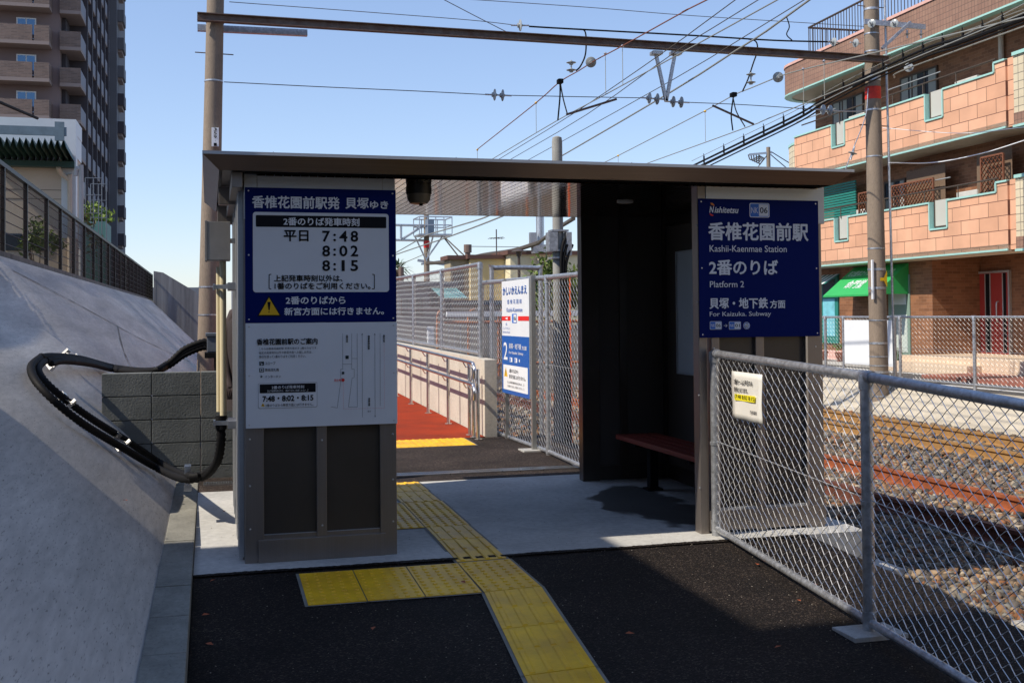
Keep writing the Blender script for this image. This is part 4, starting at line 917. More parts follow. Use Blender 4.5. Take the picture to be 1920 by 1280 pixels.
# V bracket and insulators under the beam
t = T('hanger_bracket', 'galvanised V shaped bracket hanging under the gantry beam', 'bracket', tuple(gp(1245, 190)))
q0 = gp(1245, 192)
for a in ((1226, 105), (1261, 105)):
    m_ = MB(); m_.bar(gp(*a)+Vector((0, -.1, 0)), q0+Vector((0, -.1, 0)), .05, .06, (0, 1, 0)); m_.obj('leg', M_galv, t)
for a in (1226, 1262): m_ = MB(); p = gp(a, 103); m_.bbox(p.x-.09, p.x+.09, p.y-.2, p.y-.02, p.z-.03, p.z+.03, .004); m_.obj('foot', M_galv, t)
INS_P = [(-.055, .018), (-.05, .045), (-.02, .05), (-.01, .095), (.0, .118), (.008, .118), (.012, .05), (.045, .028), (.06, .016)]
def insulator(label, spots, axis, sc_=1., shade=None):
    c0 = spots[0]; t = T('insulator', label, 'insulator', tuple(c0), 'porcelain insulators on the overhead line')
    for c in spots:
        m_ = MB(); m_.disc(c, axis, [(h*sc_*.85, r*sc_*.85) for h, r in INS_P], 22); m_.obj('disc', M_insu, t, True)
    c = Vector(c0); d = Vector(axis).normalized(); e = Vector(spots[-1]); m_ = MB(); m_.tube([c-d*.16*sc_, e+d*.16*sc_], .014, 8)
    if len(spots) == 1: m_ = MB(); m_.tube([c-d*.16*sc_, c+d*.16*sc_], .014, 8)
    m_.obj('pin', M_galv, t); return t
gpf = lambda x, y, dy=0: gp(x, y)+Vector((0, dy, 0))
insulator('pair of white insulators on the span wire left of the middle', [gpf(927, 178), gpf(942, 179)], (1, 0, 0))
insulator('white insulator pair on the left of the V bracket', [gpf(1217, 184), gpf(1232, 186)], (1, 0, 0))
insulator('white insulator pair on the right of the V bracket', [gpf(1262, 191), gpf(1277, 192)], (1, 0, 0))
insulator('upright stack of two insulators hanging over the near track', [gpf(1071, 118), gpf(1071, 132)], (0, 0, 1), .85)
insulator('upright stack of two insulators hanging over the far track', [gpf(1408, 140), gpf(1408, 155)], (0, 0, 1), .85)
insulator('single insulator at the left end of the black feeder cable', [gpf(975, 48)], (1, 0, .05))
insulator('grey ribbed disc insulator on the rusty near catenary wire', [at(1108, 117, 0, 6.57)], (.25, 1, .3), .95)
insulator('grey ribbed disc insulator on the pale far catenary wire', [at(1459, 145, 0, 9.95)], (.35, 1, .3), .95)
insulator('disc insulator by the beam end right of the red banded pole', [gpf(1686, 133, -.3)], (.6, .9, -.1), .85)
insulator('first of two insulators beside the top of the right pole', [gpf(1617, 52, -.3)], (1, .6, 0), .8)
insulator('second insulator just right of the top of the right pole', [gpf(1659, 52, -.3)], (1, .6, 0), .8)
insulator('insulator on the black wire just left of the right pole', [gpf(1563, 79)], (1, .2, 0), .8)
insulator('insulator close to the right pole on the black wire end', [gpf(1604, 81)], (1, .2, 0), .8)
insulator('pair of insulators on the lower span wire by the right pole', [gpf(1543, 206), gpf(1556, 207)], (1, 0, 0), .95)
insulator('small insulator on the stay wire over the orange balcony', [gpf(1565, 296, -.6)], (.3, -.1, 1), .8)
insulator('left of two small hanging insulators under the right crossarm', [gpf(1692, 68, -.15)], (0, 0, 1), .5)
insulator('right of two small hanging insulators under the right crossarm', [gpf(1718, 68, -.15)], (0, 0, 1), .5)
def wire(label, pts, r, m, name='overhead_wire', n=6, sm=6):
    m_ = MB(); m_.tube(bez(pts, sm) if len(pts) > 2 else pts, r, n); return single(m_, name, m, label, 'wire', tuple(pts[0]), smooth=True)
def lw(label, X, px_, r, m, near=True, name='overhead_wire'):
    p = [at(a, b, 0, X) for a, b in px_]; p.sort(key=lambda q: q.y)
    if near: d = (p[0]-p[1]); p.insert(0, p[0]+d.normalized()*min(10, p[0].y+6) if p[0].y > -4 else p[0])
    return wire(label, p, r, m, name, sm=3)
lw('rusty brown catenary wire over the near track', 6.55, [(1326, 0), (1290, 18), (1166, 87), (1117, 113), (1085, 133), (1048, 155), (1004, 194), (894, 281)], .011, M_rwire)
lw('contact wire hanging over the near track', 6.70, [(1458, 0), (1138, 176), (1045, 226), (922, 299)], .010, M_gwire)
lw('straight wire crossing the sky above the near contact wire', 7.0, [(1379, 0), (1253, 92), (1080, 210), (935, 299)], .008, M_dwire)
lw('thin straight wire just right of the near contact wire', 7.3, [(1422, 0), (1270, 95), (1100, 215), (954, 301)], .008, M_dwire)
lw('thin dark wire running left of the thick double cable', 7.9, [(1500, 5), (1256, 153), (987, 302)], .008, M_dwire)
lw('thick pale double cable crossing the sky', 8.3, [(1500, 13), (1435, 60), (1377, 97), (1256, 174), (1035, 303)], .017, M_gwire)
lw('pale rope like catenary wire over the far track', 9.98, [(1640, 99), (1500, 132), (1458, 145), (1409, 165), (1377, 178), (1322, 208), (1159, 292), (1128, 307)], .011, M_gwire)
lw('contact wire hanging over the far track', 9.85, [(1640, 140), (1439, 223), (1400, 239), (1209, 308)], .010, M_gwire)
# heavy cable bundle with hangers
bun = T('cable_bundle', 'heavy black bundle of cables with clips climbing toward the upper right', 'cable', tuple(at(1297, 311, 0, 11.7)))
bp = [(1920, 28), (1800, 72), (1740, 90), (1640, 135), (1560, 176), (1500, 213), (1400, 262), (1297, 312)]
for k, (dx, dy, r) in enumerate(((0, 0, .022), (2, 6, .026), (-3, 10, .02), (4, -3, .014), (0, 15, .016))):
    p = [at(a+dx, b+dy, 0, 11.75) for a, b in bp]; p.sort(key=lambda q: q.y); p.append(p[-1]+(p[-1]-p[-2]).normalized()*3); m_ = MB(); m_.tube(bez(p, 6), r, 8); m_.obj('cable', M_black, bun, True)
p = [at(a, b-10, 0, 11.75) for a, b in bp]; p.sort(key=lambda q: q.y); m_ = MB(); m_.tube(bez(p, 4), .007, 5); m_.obj('carrier_wire', M_gwire, bun)
m_ = MB()
for k in range(16):
    f = k/15; xx = 1320+f*560; yy_ = np.interp(xx, [q[0] for q in bp[::-1]], [q[1] for q in bp[::-1]])
    q = at(xx, yy_, 0, 11.75); m_.bar(q+Vector((0, 0, -.06)), q+Vector((0, 0, .11)), .03, .03); m_.bar(q+Vector((0, 0, .11)), q+Vector((0, .02, .17)), .012, .012)
m_.obj('clip', M_black, bun)
# span wires across the tracks
sp = lambda *a: [gpf(x, y) for x, y in a]
wire('topmost thin wire from the left pole to the far upper right', sp((430, 4), (700, 24), (880, 38), (970, 48)), .006, M_dwire)
wire('thin wire crossing high over the gantry beam', sp((830, -4), (1100, 14), (1300, 30), (1620, 50)), .006, M_dwire)
wire('diagonal wire dropping to the middle of the gantry beam', sp((825, -4), (900, 35), (985, 78)), .007, M_dwire)
wire('black feeder cable hanging between two insulators', sp((992, 50), (1060, 54), (1300, 67), (1450, 76), (1560, 79)), .015, M_black)
wire('span wire from the left pole to the first insulator pair', sp((420, 154), (600, 163), (780, 171), (918, 178)), .007, M_dwire)
wire('span wire between the left insulator pair and the V bracket', sp((950, 179), (1100, 182), (1210, 184)), .007, M_dwire)
wire('span wire from the V bracket to the right pole', sp((1285, 192), (1400, 197), (1535, 206)), .007, M_dwire)
wire('span wire end tied to the right pole band', sp((1563, 208), (1600, 209), (1628, 208)), .01, M_galv)
wire('black jumper cable curling down over the near track', sp((1080, 55), (1096, 58), (1099, 80), (1097, 105), (1088, 125), (1080, 133)), .014, M_black, sm=6)
wire('black jumper cable curling down over the far track', sp((1400, 73), (1417, 78), (1420, 95), (1412, 120), (1402, 150), (1392, 172)), .014, M_black, sm=6)
wire('black jumper loop beside the right pole', sp((1474, 30), (1480, 50), (1475, 65), (1485, 76)), .012, M_black, sm=6)
wire('forked jumper from the near catenary to its contact wire, left strand', sp((1050, 153), (1050, 180), (1046, 226)), .014, M_black, sm=6)
wire('forked jumper from the near catenary to its contact wire, right strand', sp((1051, 158), (1056, 185), (1064, 215)), .012, M_dwire, sm=6)
wire('forked jumper from the far catenary to its contact wire, left strand', sp((1375, 182), (1371, 215), (1374, 245)), .014, M_black, sm=6)
wire('forked jumper from the far catenary to its contact wire, right strand', sp((1375, 186), (1381, 210), (1397, 238)), .012, M_dwire, sm=6)
wire('thin stay wire falling from the right pole to the balcony', [gpf(1622, 168, -.1), gpf(1600, 225, -.4), gpf(1565, 290, -.6), gpf(1552, 325, -.6)], .009, M_galv)
for lab, a, b in (('short registration arm steadying the near contact wire', (1062, 215), (1156, 186)), ('short registration arm steadying the far contact wire', (1336, 198), (1413, 233))):
    m_ = MB(); m_.tube([gp(*a), gp(*b)], .02, 10); t = single(m_, 'registration_arm', M_rust, lab, 'arm', tuple(gp(*a)), smooth=True)
for lab, a, b, X in (('thin dropper with a yellow bead above the left shelter roof', (895, 281), (895, 299), 6.55), ('dropper wire with yellow bead under the near catenary', (1005, 193), (1005, 250), 6.55), ('long dropper left of the V bracket', (1135, 101), (1139, 175), 6.6),
                     ('dropper hanging right of the near ribbed disc', (1167, 87), (1169, 158), 6.6), ('dropper wire with yellow bead under the far catenary', (1322, 209), (1327, 264), 9.95), ('short dropper just above the roof under the far catenary', (1159, 292), (1160, 306), 9.95),
                     ('dropper in front of the balcony left end', (1506, 130), (1512, 195), 9.95), ('dropper in front of the brown parapet', (1545, 115), (1548, 185), 9.95)):
    p, q = at(*a, 0, X), at(*b, 0, X); q.y = p.y; t = T('dropper', lab, 'wire', tuple(q), 'dropper wires under the catenary'); m_ = MB(); m_.tube([p, q], .006, 6); m_.obj('rod', M_gwire, t)
    m_ = MB(); m_.disc(p, (0, 0, 1), [(-.025, .01), (0, .03), (.025, .01)], 10); m_.obj('bead', M_yel if 'yellow' in lab or 'short' in lab else M_galv, t, True)
for lab, c, X in (('black wire clamp on the near catenary wire', (1050, 153), 6.6), ('black wire clamp on the far catenary wire', (1375, 178), 9.95)):
    q = gp(*c); m_ = MB(); m_.bbox(q.x-.045, q.x+.045, q.y-.07, q.y+.07, q.z-.04, q.z+.04, .018); single(m_, 'wire_clamp', M_black, lab, 'clamp')
wire('white wire sagging in front of the orange balconies', [gpf(1655, 308, -.2), at(1750, 305, 0, 13.4), at(1840, 288, 0, 13.2), at(1925, 262, 0, 13.0)], .010, M_lett)
wire('thin wire passing before the upper balcony', [at(1655, 240, 0, 13), at(1800, 250, 0, 13), at(1925, 238, 0, 13)], .006, M_lett)
wire('pale wire rising from the red banded pole to the upper right', [gpf(1665, 150, -.2), at(1686, 135, 0, 12), at(1800, 93, 0, 12), at(1925, 48, 0, 12)], .014, M_gwire)
wire('upper pale wire rising beyond the pole to the corner', [gpf(1540, 195, .3), gpf(1650, 138, .0), at(1780, 80, 0, 12.2), at(1925, 5, 0, 12.2)], .009, M_gwire)
wire('dark cable crossing before the white house roof at the left', [at(-5, 190, 1, 14), at(70, 222, 1, 15.5)], .02, M_black)
# ================================================================== TRACKS
def rail(x, label, m):
    prof = [(-.06, 0), (.06, 0), (.06, .012), (.012, .03), (.010, .105), (.033, .118), (.033, .150), (-.033, .150), (-.033, .118), (-.010, .105), (-.012, .03), (-.06, .012)]
    m_ = MB(); m_.prism(prof, lambda u, v, d: (x+u, -6+d, -.42+v), 220); single(m_, 'rail', m, label, 'rail', (x, 10, -.42))
M_rail = mat('brown_rail', (.36, .20, .07), .7, .2, var=.2, scale=12); M_rail2 = mat('red_rust_rail', (.13, .045, .027), .75, .2, var=.3, scale=12)
rail(6.03, 'dark rail of the near track, closest to the fence', M_rail2); rail(7.10, 'red brown rail of the near track, second from the fence', mat('orange_rust_rail', (.30, .085, .03), .7, .15, var=.3, scale=9))
rail(9.33, 'ochre rail of the far track, on its near side', M_rail); rail(10.40, 'ochre rail of the far track, beside the cream wall', M_rail)
M_sleep = mat('sleeper', (.16, .14, .12), .9, 0, var=.3, scale=10, bump=.4)
sl0 = None
for cx_ in (6.565, 9.865):
    for k in range(32):
        y = 1.5+.62*k
        if sl0 is None:
            m_ = MB(); m_.bbox(-1.0, 1.0, -.11, .11, 0, .15, .01); sl0 = m_.obj('sleeper', M_sleep); o = sl0
        else: o = sl0.copy(); COL.objects.link(o)
        o.location = (cx_, y, -.575); tr = 'near track' if cx_ < 8 else 'far track'
        tag(o, 'weathered sleeper half buried in stones under the '+tr, 'sleeper', 'sleepers under the '+tr)
        me_ = None
# ballast: individual stones, coloured stone by stone
def stones():
    V, Fc, Cc = [], [], []
    base = np.array([(-1, -1, -1), (1, -1, -1), (1, 1, -1), (-1, 1, -1), (-1, -1, 1), (1, -1, 1), (1, 1, 1), (-1, 1, 1)], float)*.58
    fb = np.array([(0, 3, 2, 1), (4, 5, 6, 7), (0, 1, 5, 4), (1, 2, 6, 5), (2, 3, 7, 6), (3, 0, 4, 7)])
    pal = np.array([(.24, .19, .14), (.17, .15, .13), (.30, .23, .16), (.24, .11, .05), (.13, .12, .115), (.29, .18, .10), (.34, .31, .26), (.09, .08, .075), (.18, .19, .19)])
    def field(n, x0, x1, y0, y1, s, zf):
        x = rng.uniform(x0, x1, n); y = y0+(y1-y0)*rng.random(n)
        z = zf(x, y)+rng.uniform(-.02, .03, n)
        ss = s*rng.uniform(.55, 1.35, n)
        B = base[None]*ss[:, None, None]*rng.uniform(.6, 1.2, (n, 1, 3))*rng.uniform(.62, 1.25, (n, 8, 3))
        a, b = rng.uniform(0, 6.28, n), rng.uniform(-.9, .9, n); ca, sa, cb, sb_ = np.cos(a), np.sin(a), np.cos(b), np.sin(b)
        X, Y, Z = B[:, :, 0].copy(), B[:, :, 1].copy(), B[:, :, 2].copy()
        Y2 = Y*cb[:, None]-Z*sb_[:, None]; Z2 = Y*sb_[:, None]+Z*cb[:, None]
        X3 = X*ca[:, None]-Y2*sa[:, None]; Y3 = X*sa[:, None]+Y2*ca[:, None]
        P = np.stack([X3+x[:, None], Y3+y[:, None], Z2+z[:, None]], 2)
        c = pal[rng.integers(0, len(pal), n)]*np.array([.80, .74, .66])*rng.uniform(.5, 1.5, (n, 1))
        V.append(P.reshape(-1, 3)); Cc.append(np.repeat(c, 8, 0)); Fc.append(n)
    def zf(x, y):
        z = -.44+0*x
        z = np.where((x > 7.9) & (x < 8.6), -.47, z); z = np.where(x < 5.4, -.44+.035*np.clip(5.4-x, 0, 1.2), z)
        z = np.where(((abs(x-6.565) < .49) | (abs(x-9.865) < .49)), -.445, z)
        return z
    field(18000, 3.70, 6.0, 2.0, 8.5, .036, zf); field(14000, 3.95, 8.8, 8.5, 14, .038, zf); field(17000, 6.0, 11.8, 4.5, 14, .042, zf); field(16000, 6.0, 12.0, 14, 26, .05, zf); field(6000, 3.6, 12, 26, 60, .09, zf); field(3000, 3.6, 6, 10, 26, .06, zf)
    P = np.concatenate(V); C_ = np.concatenate(Cc); n = sum(Fc)
    f = (fb[None]+np.arange(n)[:, None, None]*8).reshape(-1, 4)
    me = bpy.data.meshes.new('ballast'); me.vertices.add(len(P)); me.vertices.foreach_set('co', P.ravel().astype('f'))
    me.loops.add(f.size); me.loops.foreach_set('vertex_index', f.ravel().astype('i')); me.polygons.add(len(f))
    me.polygons.foreach_set('loop_start', np.arange(0, f.size, 4, dtype='i')); me.update(calc_edges=True)
    at_ = me.color_attributes.new('stone', 'FLOAT_COLOR', 'POINT'); at_.data.foreach_set('color', np.concatenate([C_, np.ones((len(C_), 1))], 1).ravel().astype('f'))
    m = bpy.data.materials.new('stones'); m.use_nodes = True; t = m.node_tree; b = t.nodes['Principled BSDF']; b.inputs['Roughness'].default_value = .85
    va = t.nodes.new('ShaderNodeVertexColor'); va.layer_name = 'stone'; t.links.new(va.outputs[0], b.inputs['Base Color'])
    me.materials.append(m); o = bpy.data.objects.new('ballast', me); COL.objects.link(o)
    tag(o, 'loose grey and rusty brown track stones around the rails', 'stones', kind='stuff')
stones()
# concrete block, duct and marker by the fence
q0, q1 = at(1560, 1048, 2, -.09), at(1682, 1063, 2, -.09)
m_ = MB(); m_.bbox(4.12, 4.49, 6.55, 7.0, -.6, -.29, .012); single(m_, 'concrete_block', M_con, 'square concrete block sunk in the stones beside the shelter slab', 'block')
m_ = MB(); m_.tube(bez([(4.46, 6.9, -.41), (4.40, 6.4, -.375), (4.31, 5.6, -.37), (4.22, 5.15, -.42)], 6), .045, 16); single(m_, 'duct', mat('grey_duct', (.17, .155, .15), .6, 0, var=.15, scale=8), 'round grey duct lying on the stones behind the mesh', 'pipe', smooth=True)
p = Vector((4.18, 5.02, 0)); m_ = MB(); m_.bbox(p.x-.06, p.x+.07, p.y-.06, p.y+.06, -.42, -.22, .015); m_.bbox(p.x-.03, p.x+.03, p.y-.03, p.y+.03, -.6, -.42, .004); single(m_, 'marker_box', mat('dirty_white_plastic', (.45, .42, .37), .6, 0, var=.25, scale=16), 'dirty white plastic box on a stub among the stones', 'box')
# ---- far side wall and fence
m_ = MB(); m_.hexa([(11.35, -10, -.6), (12.72, -10, -.6), (12.72, 200, -.6), (11.35, 200, -.6), (11.42, -10, -.36), (12.72, -10, -.36), (12.72, 200, -.36), (11.42, 200, -.36)]); m_.hexa([(11.6, -10, -.4), (12.72, -10, -.4), (12.72, 200, -.4), (11.6, 200, -.4), (12.45, -10, .04), (12.72, -10, .04), (12.72, 200, .04), (12.45, 200, .04)])
single(m_, 'retaining_wall', concrete('bank_concrete', (.47, .42, .33), (1, 1, 1), 2.5, .15, .3), 'sloping cream concrete bank between the far track and the road', 'wall', (12, 16, -.6))
yp = [at(x, 650, 0, 12.75).y for x in (1975, 1827, 1688, 1678, 1582, 1548)]; yp = [yp[0]-2.5]+yp+[yp[-1]+2, yp[-1]+4, yp[-1]+6.5, yp[-1]+9]
pipe_fence('chain_link_fence', 'waist high chain link fence between the far track and the road', [(12.75, y) for y in yp], [1.33]*len(yp), [.03]*len(yp), .085, .0024, .03, .022, lowgap=.12, wm=M_fwire)
y0, y1 = at(1584, 640, 0, 12.71).y, at(1676, 640, 0, 12.71).y; m_ = MB(); m_.bbox(12.70, 12.715, min(y0, y1), max(y0, y1), .36, 1.26, .003); single(m_, 'blank_signboard', M_white, 'large blank white panel fixed to the fence beyond the tracks', 'panel')
# ================================================================== RIGHT BUILDING (local frame: x inward, y away along the facade)
AB = R(1.5); C0 = at(1887, 240, 0, 16.0); C0.z = 0
e1 = Vector((math.sin(AB), math.cos(AB), 0)); ein = Vector((math.cos(AB), -math.sin(AB), 0))
def bl_(x, y, off=0):         # off = outward
    n = -ein; p = atp(x, y, n, n.dot(C0)+off)-C0; return p.dot(e1), p.z
BD = T('apartment_building', 'low apartment building with orange tiled balconies and turquoise trim', 'building', (C0.x, C0.y, 0), rz=-AB); BD['_o'] = (0, 0, 0)
def bpart(mb_, name, m, smooth=False, parent=None):
    o = mb_.obj(name, m, None, smooth); o.parent = parent or BD; return o
M_orange = brick('orange_panel', (.64, .35, .22), (.75, .43, .28), (.15, .065, .045), .62, .31, .008, rough=.75)
M_browntile = brick('brown_tile', (.26, .15, .11), (.30, .18, .13), (.13, .085, .07), .11, .13, .006, 'R', offset=0.)
M_brick = brick('tan_brick', (.31, .14, .068), (.19, .08, .037), (.32, .18, .11), .22, .075, .004, 'R')
M_creamt = brick('cream_tile', (.60, .53, .38), (.66, .58, .42), (.20, .18, .15), .17, .17, .008, 'R', offset=0.)
M_turq = mat('turquoise_trim', (.34, .60, .56), .5, 0, var=.05, scale=5)
M_turqd = mat('turquoise_dark', (.02, .20, .17), .5)
M_pink = mat('pink_plaster', (.62, .38, .33), .8, 0, var=.1, scale=6)
M_soff = mat('soffit_cream', (.55, .47, .38), .8, 0, var=.06, scale=4)
M_brail = mat('brown_railing', (.10, .075, .06), .45, .4)
fo = lambda off: (lambda u, v, d: (-off+d, u, v))          # extrude inward
def parapet(pts, off, th, m, name, cap=True, parent=None):
    poly = [bl_(x, y, off) for x, y in pts]; m_ = MB(); m_.prism(poly, fo(off), th); o = bpart(m_, name, m); return poly
def trimline(pts, off, h, d, m=None, name='trim'):
    q = [bl_(x, y, off) for x, y in pts]; m_ = MB()
    for (a, b), (c, e) in zip(q[:-1], q[1:]): m_.bar((-off+.05, a, b), (-off+.05, c, e), d, h, (0, 0, 1) if abs(c-a) > .05 else (0, 1, 0))
    bpart(m_, name, m or M_turq)
FAR = bl_(1490, 300)[0]
def band(zt_pts, zb_px, off, name):
    top = [bl_(x, y, off) for x, y in zt_pts]; z0 = sum(bl_(x, y, off)[1] for x, y in zb_px)/len(zb_px)
    # level the straight parts
    poly = top+[(top[-1][0], z0), (top[0][0], z0)]
    m_ = MB(); m_.prism(poly, fo(off), .16); bpart(m_, name, M_orange); return top, z0
Z3t = bl_(1655, 204)[1]; Z3b = (bl_(1887, 240)[1]+bl_(1656.5, 294)[1])/2; Z2t = bl_(1658, 394.8)[1]; Z2b = (bl_(1894, 468.5)[1]+bl_(1662.5, 487)[1])/2
S = lambda x, y=300, off=0: bl_(x, y, off)[0]
def balc(zt, zb, n1, n2, ztop_near, lvl):
    """orange balcony front with two notched openings; n1, n2 = px spans of the notches"""
    a0, a1 = sorted((S(n1[0]), S(n1[1]))); b0, b1 = sorted((S(n2[0]), S(n2[1]))); dz = .62
    pts = [(0, zb), (0, zt+.2), (.35, zt+.2), (.35, zt), (a0, zt), (a0, zt-dz), (a1, zt-dz), (a1, zt), (b0, zt), (b0, zt-dz), (b1, zt-dz), (b1, zt), (FAR, zt), (FAR, zb)]
    m_ = MB(); m_.prism(pts, fo(0), .16); bpart(m_, 'balcony_front', M_orange)
    m_ = MB(); P = [(-.02+.09, a, b) for a, b in pts[1:13]]
    for p, q in zip(P[:-1], P[1:]): m_.bar(p, q, .20, .04, (0, 0, 1) if abs(q[1]-p[1]) > .05 else (0, 1, 0))
    m_.bar((.06, 0, zb), (.06, FAR, zb), .17, .04); bpart(m_, 'trim', M_turq)
    m_ = MB(); m_.box(.0, .849, -.0, FAR, zb-.03+.001, zb+.12); bpart(m_, 'balcony_floor', M_soff)
    for lo, hi in ((a0, a1), (b0, b1)):
        m_ = MB(); m_.box(.10, .12, lo+.05, hi-.05, zt-dz+.07, zt+.05); f = bpart(m_, 'screen_panel', mat('milky_panel', (.5, .5, .46), .35))
        m_ = MB()
        for q in ((.085, .125, lo+.03, lo+.06, zt-dz+.03, zt+.06), (.085, .125, hi-.06, hi-.03, zt-dz+.03, zt+.06), (.085, .125, lo+.06, hi-.06, zt-dz+.05, zt-dz+.075)): m_.box(*q)
        o = m_.obj('frame', M_brail); o.parent = f
    m_ = MB(); m_.tube([(.08, .4, zt+.30), (.08, FAR-.3, zt+.30)], .02, 8); y = .5
    while y < FAR-.3: m_.tube([(.08, y, zt), (.08, y, zt+.30)], .014, 6); y += 1.25
    bpart(m_, 'railing', M_brail)
balc(Z3t, Z3b, (1737, 1770), (1561, 1585), 0, 3); balc(Z2t, Z2b, (1742, 1775), (1564, 1589), 0, 2)
# top: brown tiled parapet with rounded end, railing above
OT = .22
Z4b = (bl_(1883, 14, OT)[1]+bl_(1654, 102.6, OT)[1])/2; Z4t = (bl_(1763, 0, OT)[1]+bl_(1486, 117, OT)[1])/2
FE = S(1480, 165, OT); NE = -7
m_ = MB(); ps = [(-OT, NE), (-OT, FE)]+[(-OT+1.1-1.1*math.cos(R(a)), FE+1.1*math.sin(R(a))) for a in range(15, 91, 15)]+[(1.3, FE+1.1)]
def strip(ps, z0, z1, th=.18):
    m_ = MB(); n = len(ps); inner = []
    for i, p in enumerate(ps):
        a = Vector(ps[max(i-1, 0)]); b = Vector(ps[min(i+1, n-1)]); d = (b-a).normalized(); inner.append((p[0]+d.y*th, p[1]-d.x*th))
    vs = [(x, y, z0) for x, y in ps]+[(x, y, z1) for x, y in ps]+[(x, y, z0) for x, y in inner]+[(x, y, z1) for x, y in inner]
    fs = []
    for i in range(n-1):
        for a, b in ((0, n), (3*n, 2*n)): fs.append((a+i, a+i+1, b+i+1, b+i) if a == 0 else (a+i, a+i+1, b+i+1, b+i))
        fs.append((n+i, n+i+1, 3*n+i+1, 3*n+i)); fs.append((2*n+i, 2*n+i+1, i+1, i))
    fs += [(0, n, 3*n, 2*n), (n-1, 2*n-1, 4*n-1, 3*n-1)]; m_.add(vs, fs); return m_
bpart(strip(ps, Z4b, Z4t), 'parapet', M_browntile)
bpart(strip([(x-.03, y) for x, y in ps], Z4t, Z4t+.07, .25), 'coping', M_pink)
bpart(strip([(x-.02, y) for x, y in ps], Z4b-.04, Z4b, .2), 'trim', M_turq)
m_ = MB(); m_.prism([(x+.02, y) for x, y in ps]+[(1.3, NE)], lambda u, v, d: (u, v, Z4b-.01+d), .12); bpart(m_, 'soffit', M_soff)
m_ = MB(); y = -6.; zr1 = Z4t+1.05
m_.tube([(.25, -6, zr1), (.25, FE-.3, zr1)], .03, 8); m_.tube([(.25, -6, Z4t+.15), (.25, FE-.3, Z4t+.15)], .02, 8); m_.tube([(.25, FE-.3, zr1), (3, FE-.3, zr1)], .03, 8)
while y < FE-.3: m_.tube([(.25, y, Z4t), (.25, y, zr1)], .012, 5); y += .14
y = .25
while y < 3: m_.tube([(y, FE-.3, Z4t), (y, FE-.3, zr1)], .012, 5); y += .14
bpart(m_, 'roof_railing', M_brail)
# body walls
m_ = MB(); m_.box(.85, 9, -9, FAR+.3, Z2b+.1, Z4t); bpart(m_, 'wall', M_brick)
# rounded cream end bays
for zt, zb in ((Z3t-.15, Z3b), ):
    psn = [(.17, FAR+.05)]+[(.17+1.5-1.5*math.cos(R(a)), FAR+.05+2.0*math.sin(R(a))) for a in range(15, 91, 15)]
    bpart(strip(psn, zb-2.6, zt), 'end_bay', M_creamt); bpart(strip([(x-.02, y) for x, y in psn], zt, zt+.07, .22), 'trim', M_turq)
# near cream tile bay right of the corner
for zt, zb in ((Z3t+.22, Z3b+.25), (Z2t+.22, Z2b+.25)):
    m_ = MB(); m_.box(.02, .3, -7, -.22, zb, zt); bpart(m_, 'tile_bay', M_creamt)
    m_ = MB(); m_.box(.01, .3, -7, -.22, zb-.25, zb); bpart(m_, 'tile_band', M_browntile)
    m_ = MB(); m_.box(-.02, .32, -7, -.22, zt, zt+.07); m_.box(-.02, .32, -7, -.22, zb-.30, zb-.25); bpart(m_, 'trim', M_turq)
    m_ = MB(); m_.box(.05, .849, -.22, -.0, zb-.25, zt); bpart(m_, 'balcony_return', M_orange)
    m_ = MB(); m_.box(.3, .849, -7, -.0, zb-.27, zb-.1); bpart(m_, 'balcony_floor', M_soff)
# windows of the two upper floors on wall plane x=1.3
def window(s0, s1, z0, z1, n=2, glass=M_glass):
    m_ = MB(); w_ = .05
    m_.box(0.800, 0.870, s0, s0+w_, z0, z1); m_.box(0.800, 0.870, s1-w_, s1, z0, z1); m_.box(0.800, 0.870, s0+w_, s1-w_, z0, z0+w_); m_.box(0.800, 0.870, s0+w_, s1-w_, z1-w_, z1)
    for k in range(1, n): c = s0+(s1-s0)*k/n; m_.box(0.805, 0.865, c-.03, c+.03, z0+w_, z1-w_)
    f = bpart(m_, 'window', M_brail); m_ = MB(); m_.box(0.820, 0.840, s0+w_, s1-w_, z0+w_, z1-w_); o = m_.obj('pane', glass); o.parent = f
    m_ = MB(); k = 0; s = s0+w_
    while s < s1-w_-.2:          # curtains behind the glass, seen through as pale folds
        if k % 3 != 1: m_.box(0.812, 0.819, s, s+(s1-s0)/5, z0+w_, z1-w_)
        s += (s1-s0)/4; k += 1
    o = m_.obj('curtain', mat('curtain_grey', (.32, .33, .31), .8, 0, var=.15, scale=30, stretch=(1, 20, .5))); o.parent = f
so1 = -.85
w3 = sorted((S(1690, 150, so1), S(1760, 150, so1))); window(w3[0], w3[1], Z3b+.15, Z3b+2.1, 3)
w3b = sorted((S(1563, 190, so1), S(1621, 190, so1))); window(w3b[0], w3b[1], Z3b+.15, Z3b+2.1, 3)
w2 = sorted((S(1660, 350, so1), S(1700, 350, so1))); window(w2[0], w2[1], Z2b+.15, Z2b+2.1, 2)
window(-1.6, -.5, Z2b+.15, Z2b+2.1, 2); window(-3, -1.2, Z3b+.3, Z3b+2.1, 2)
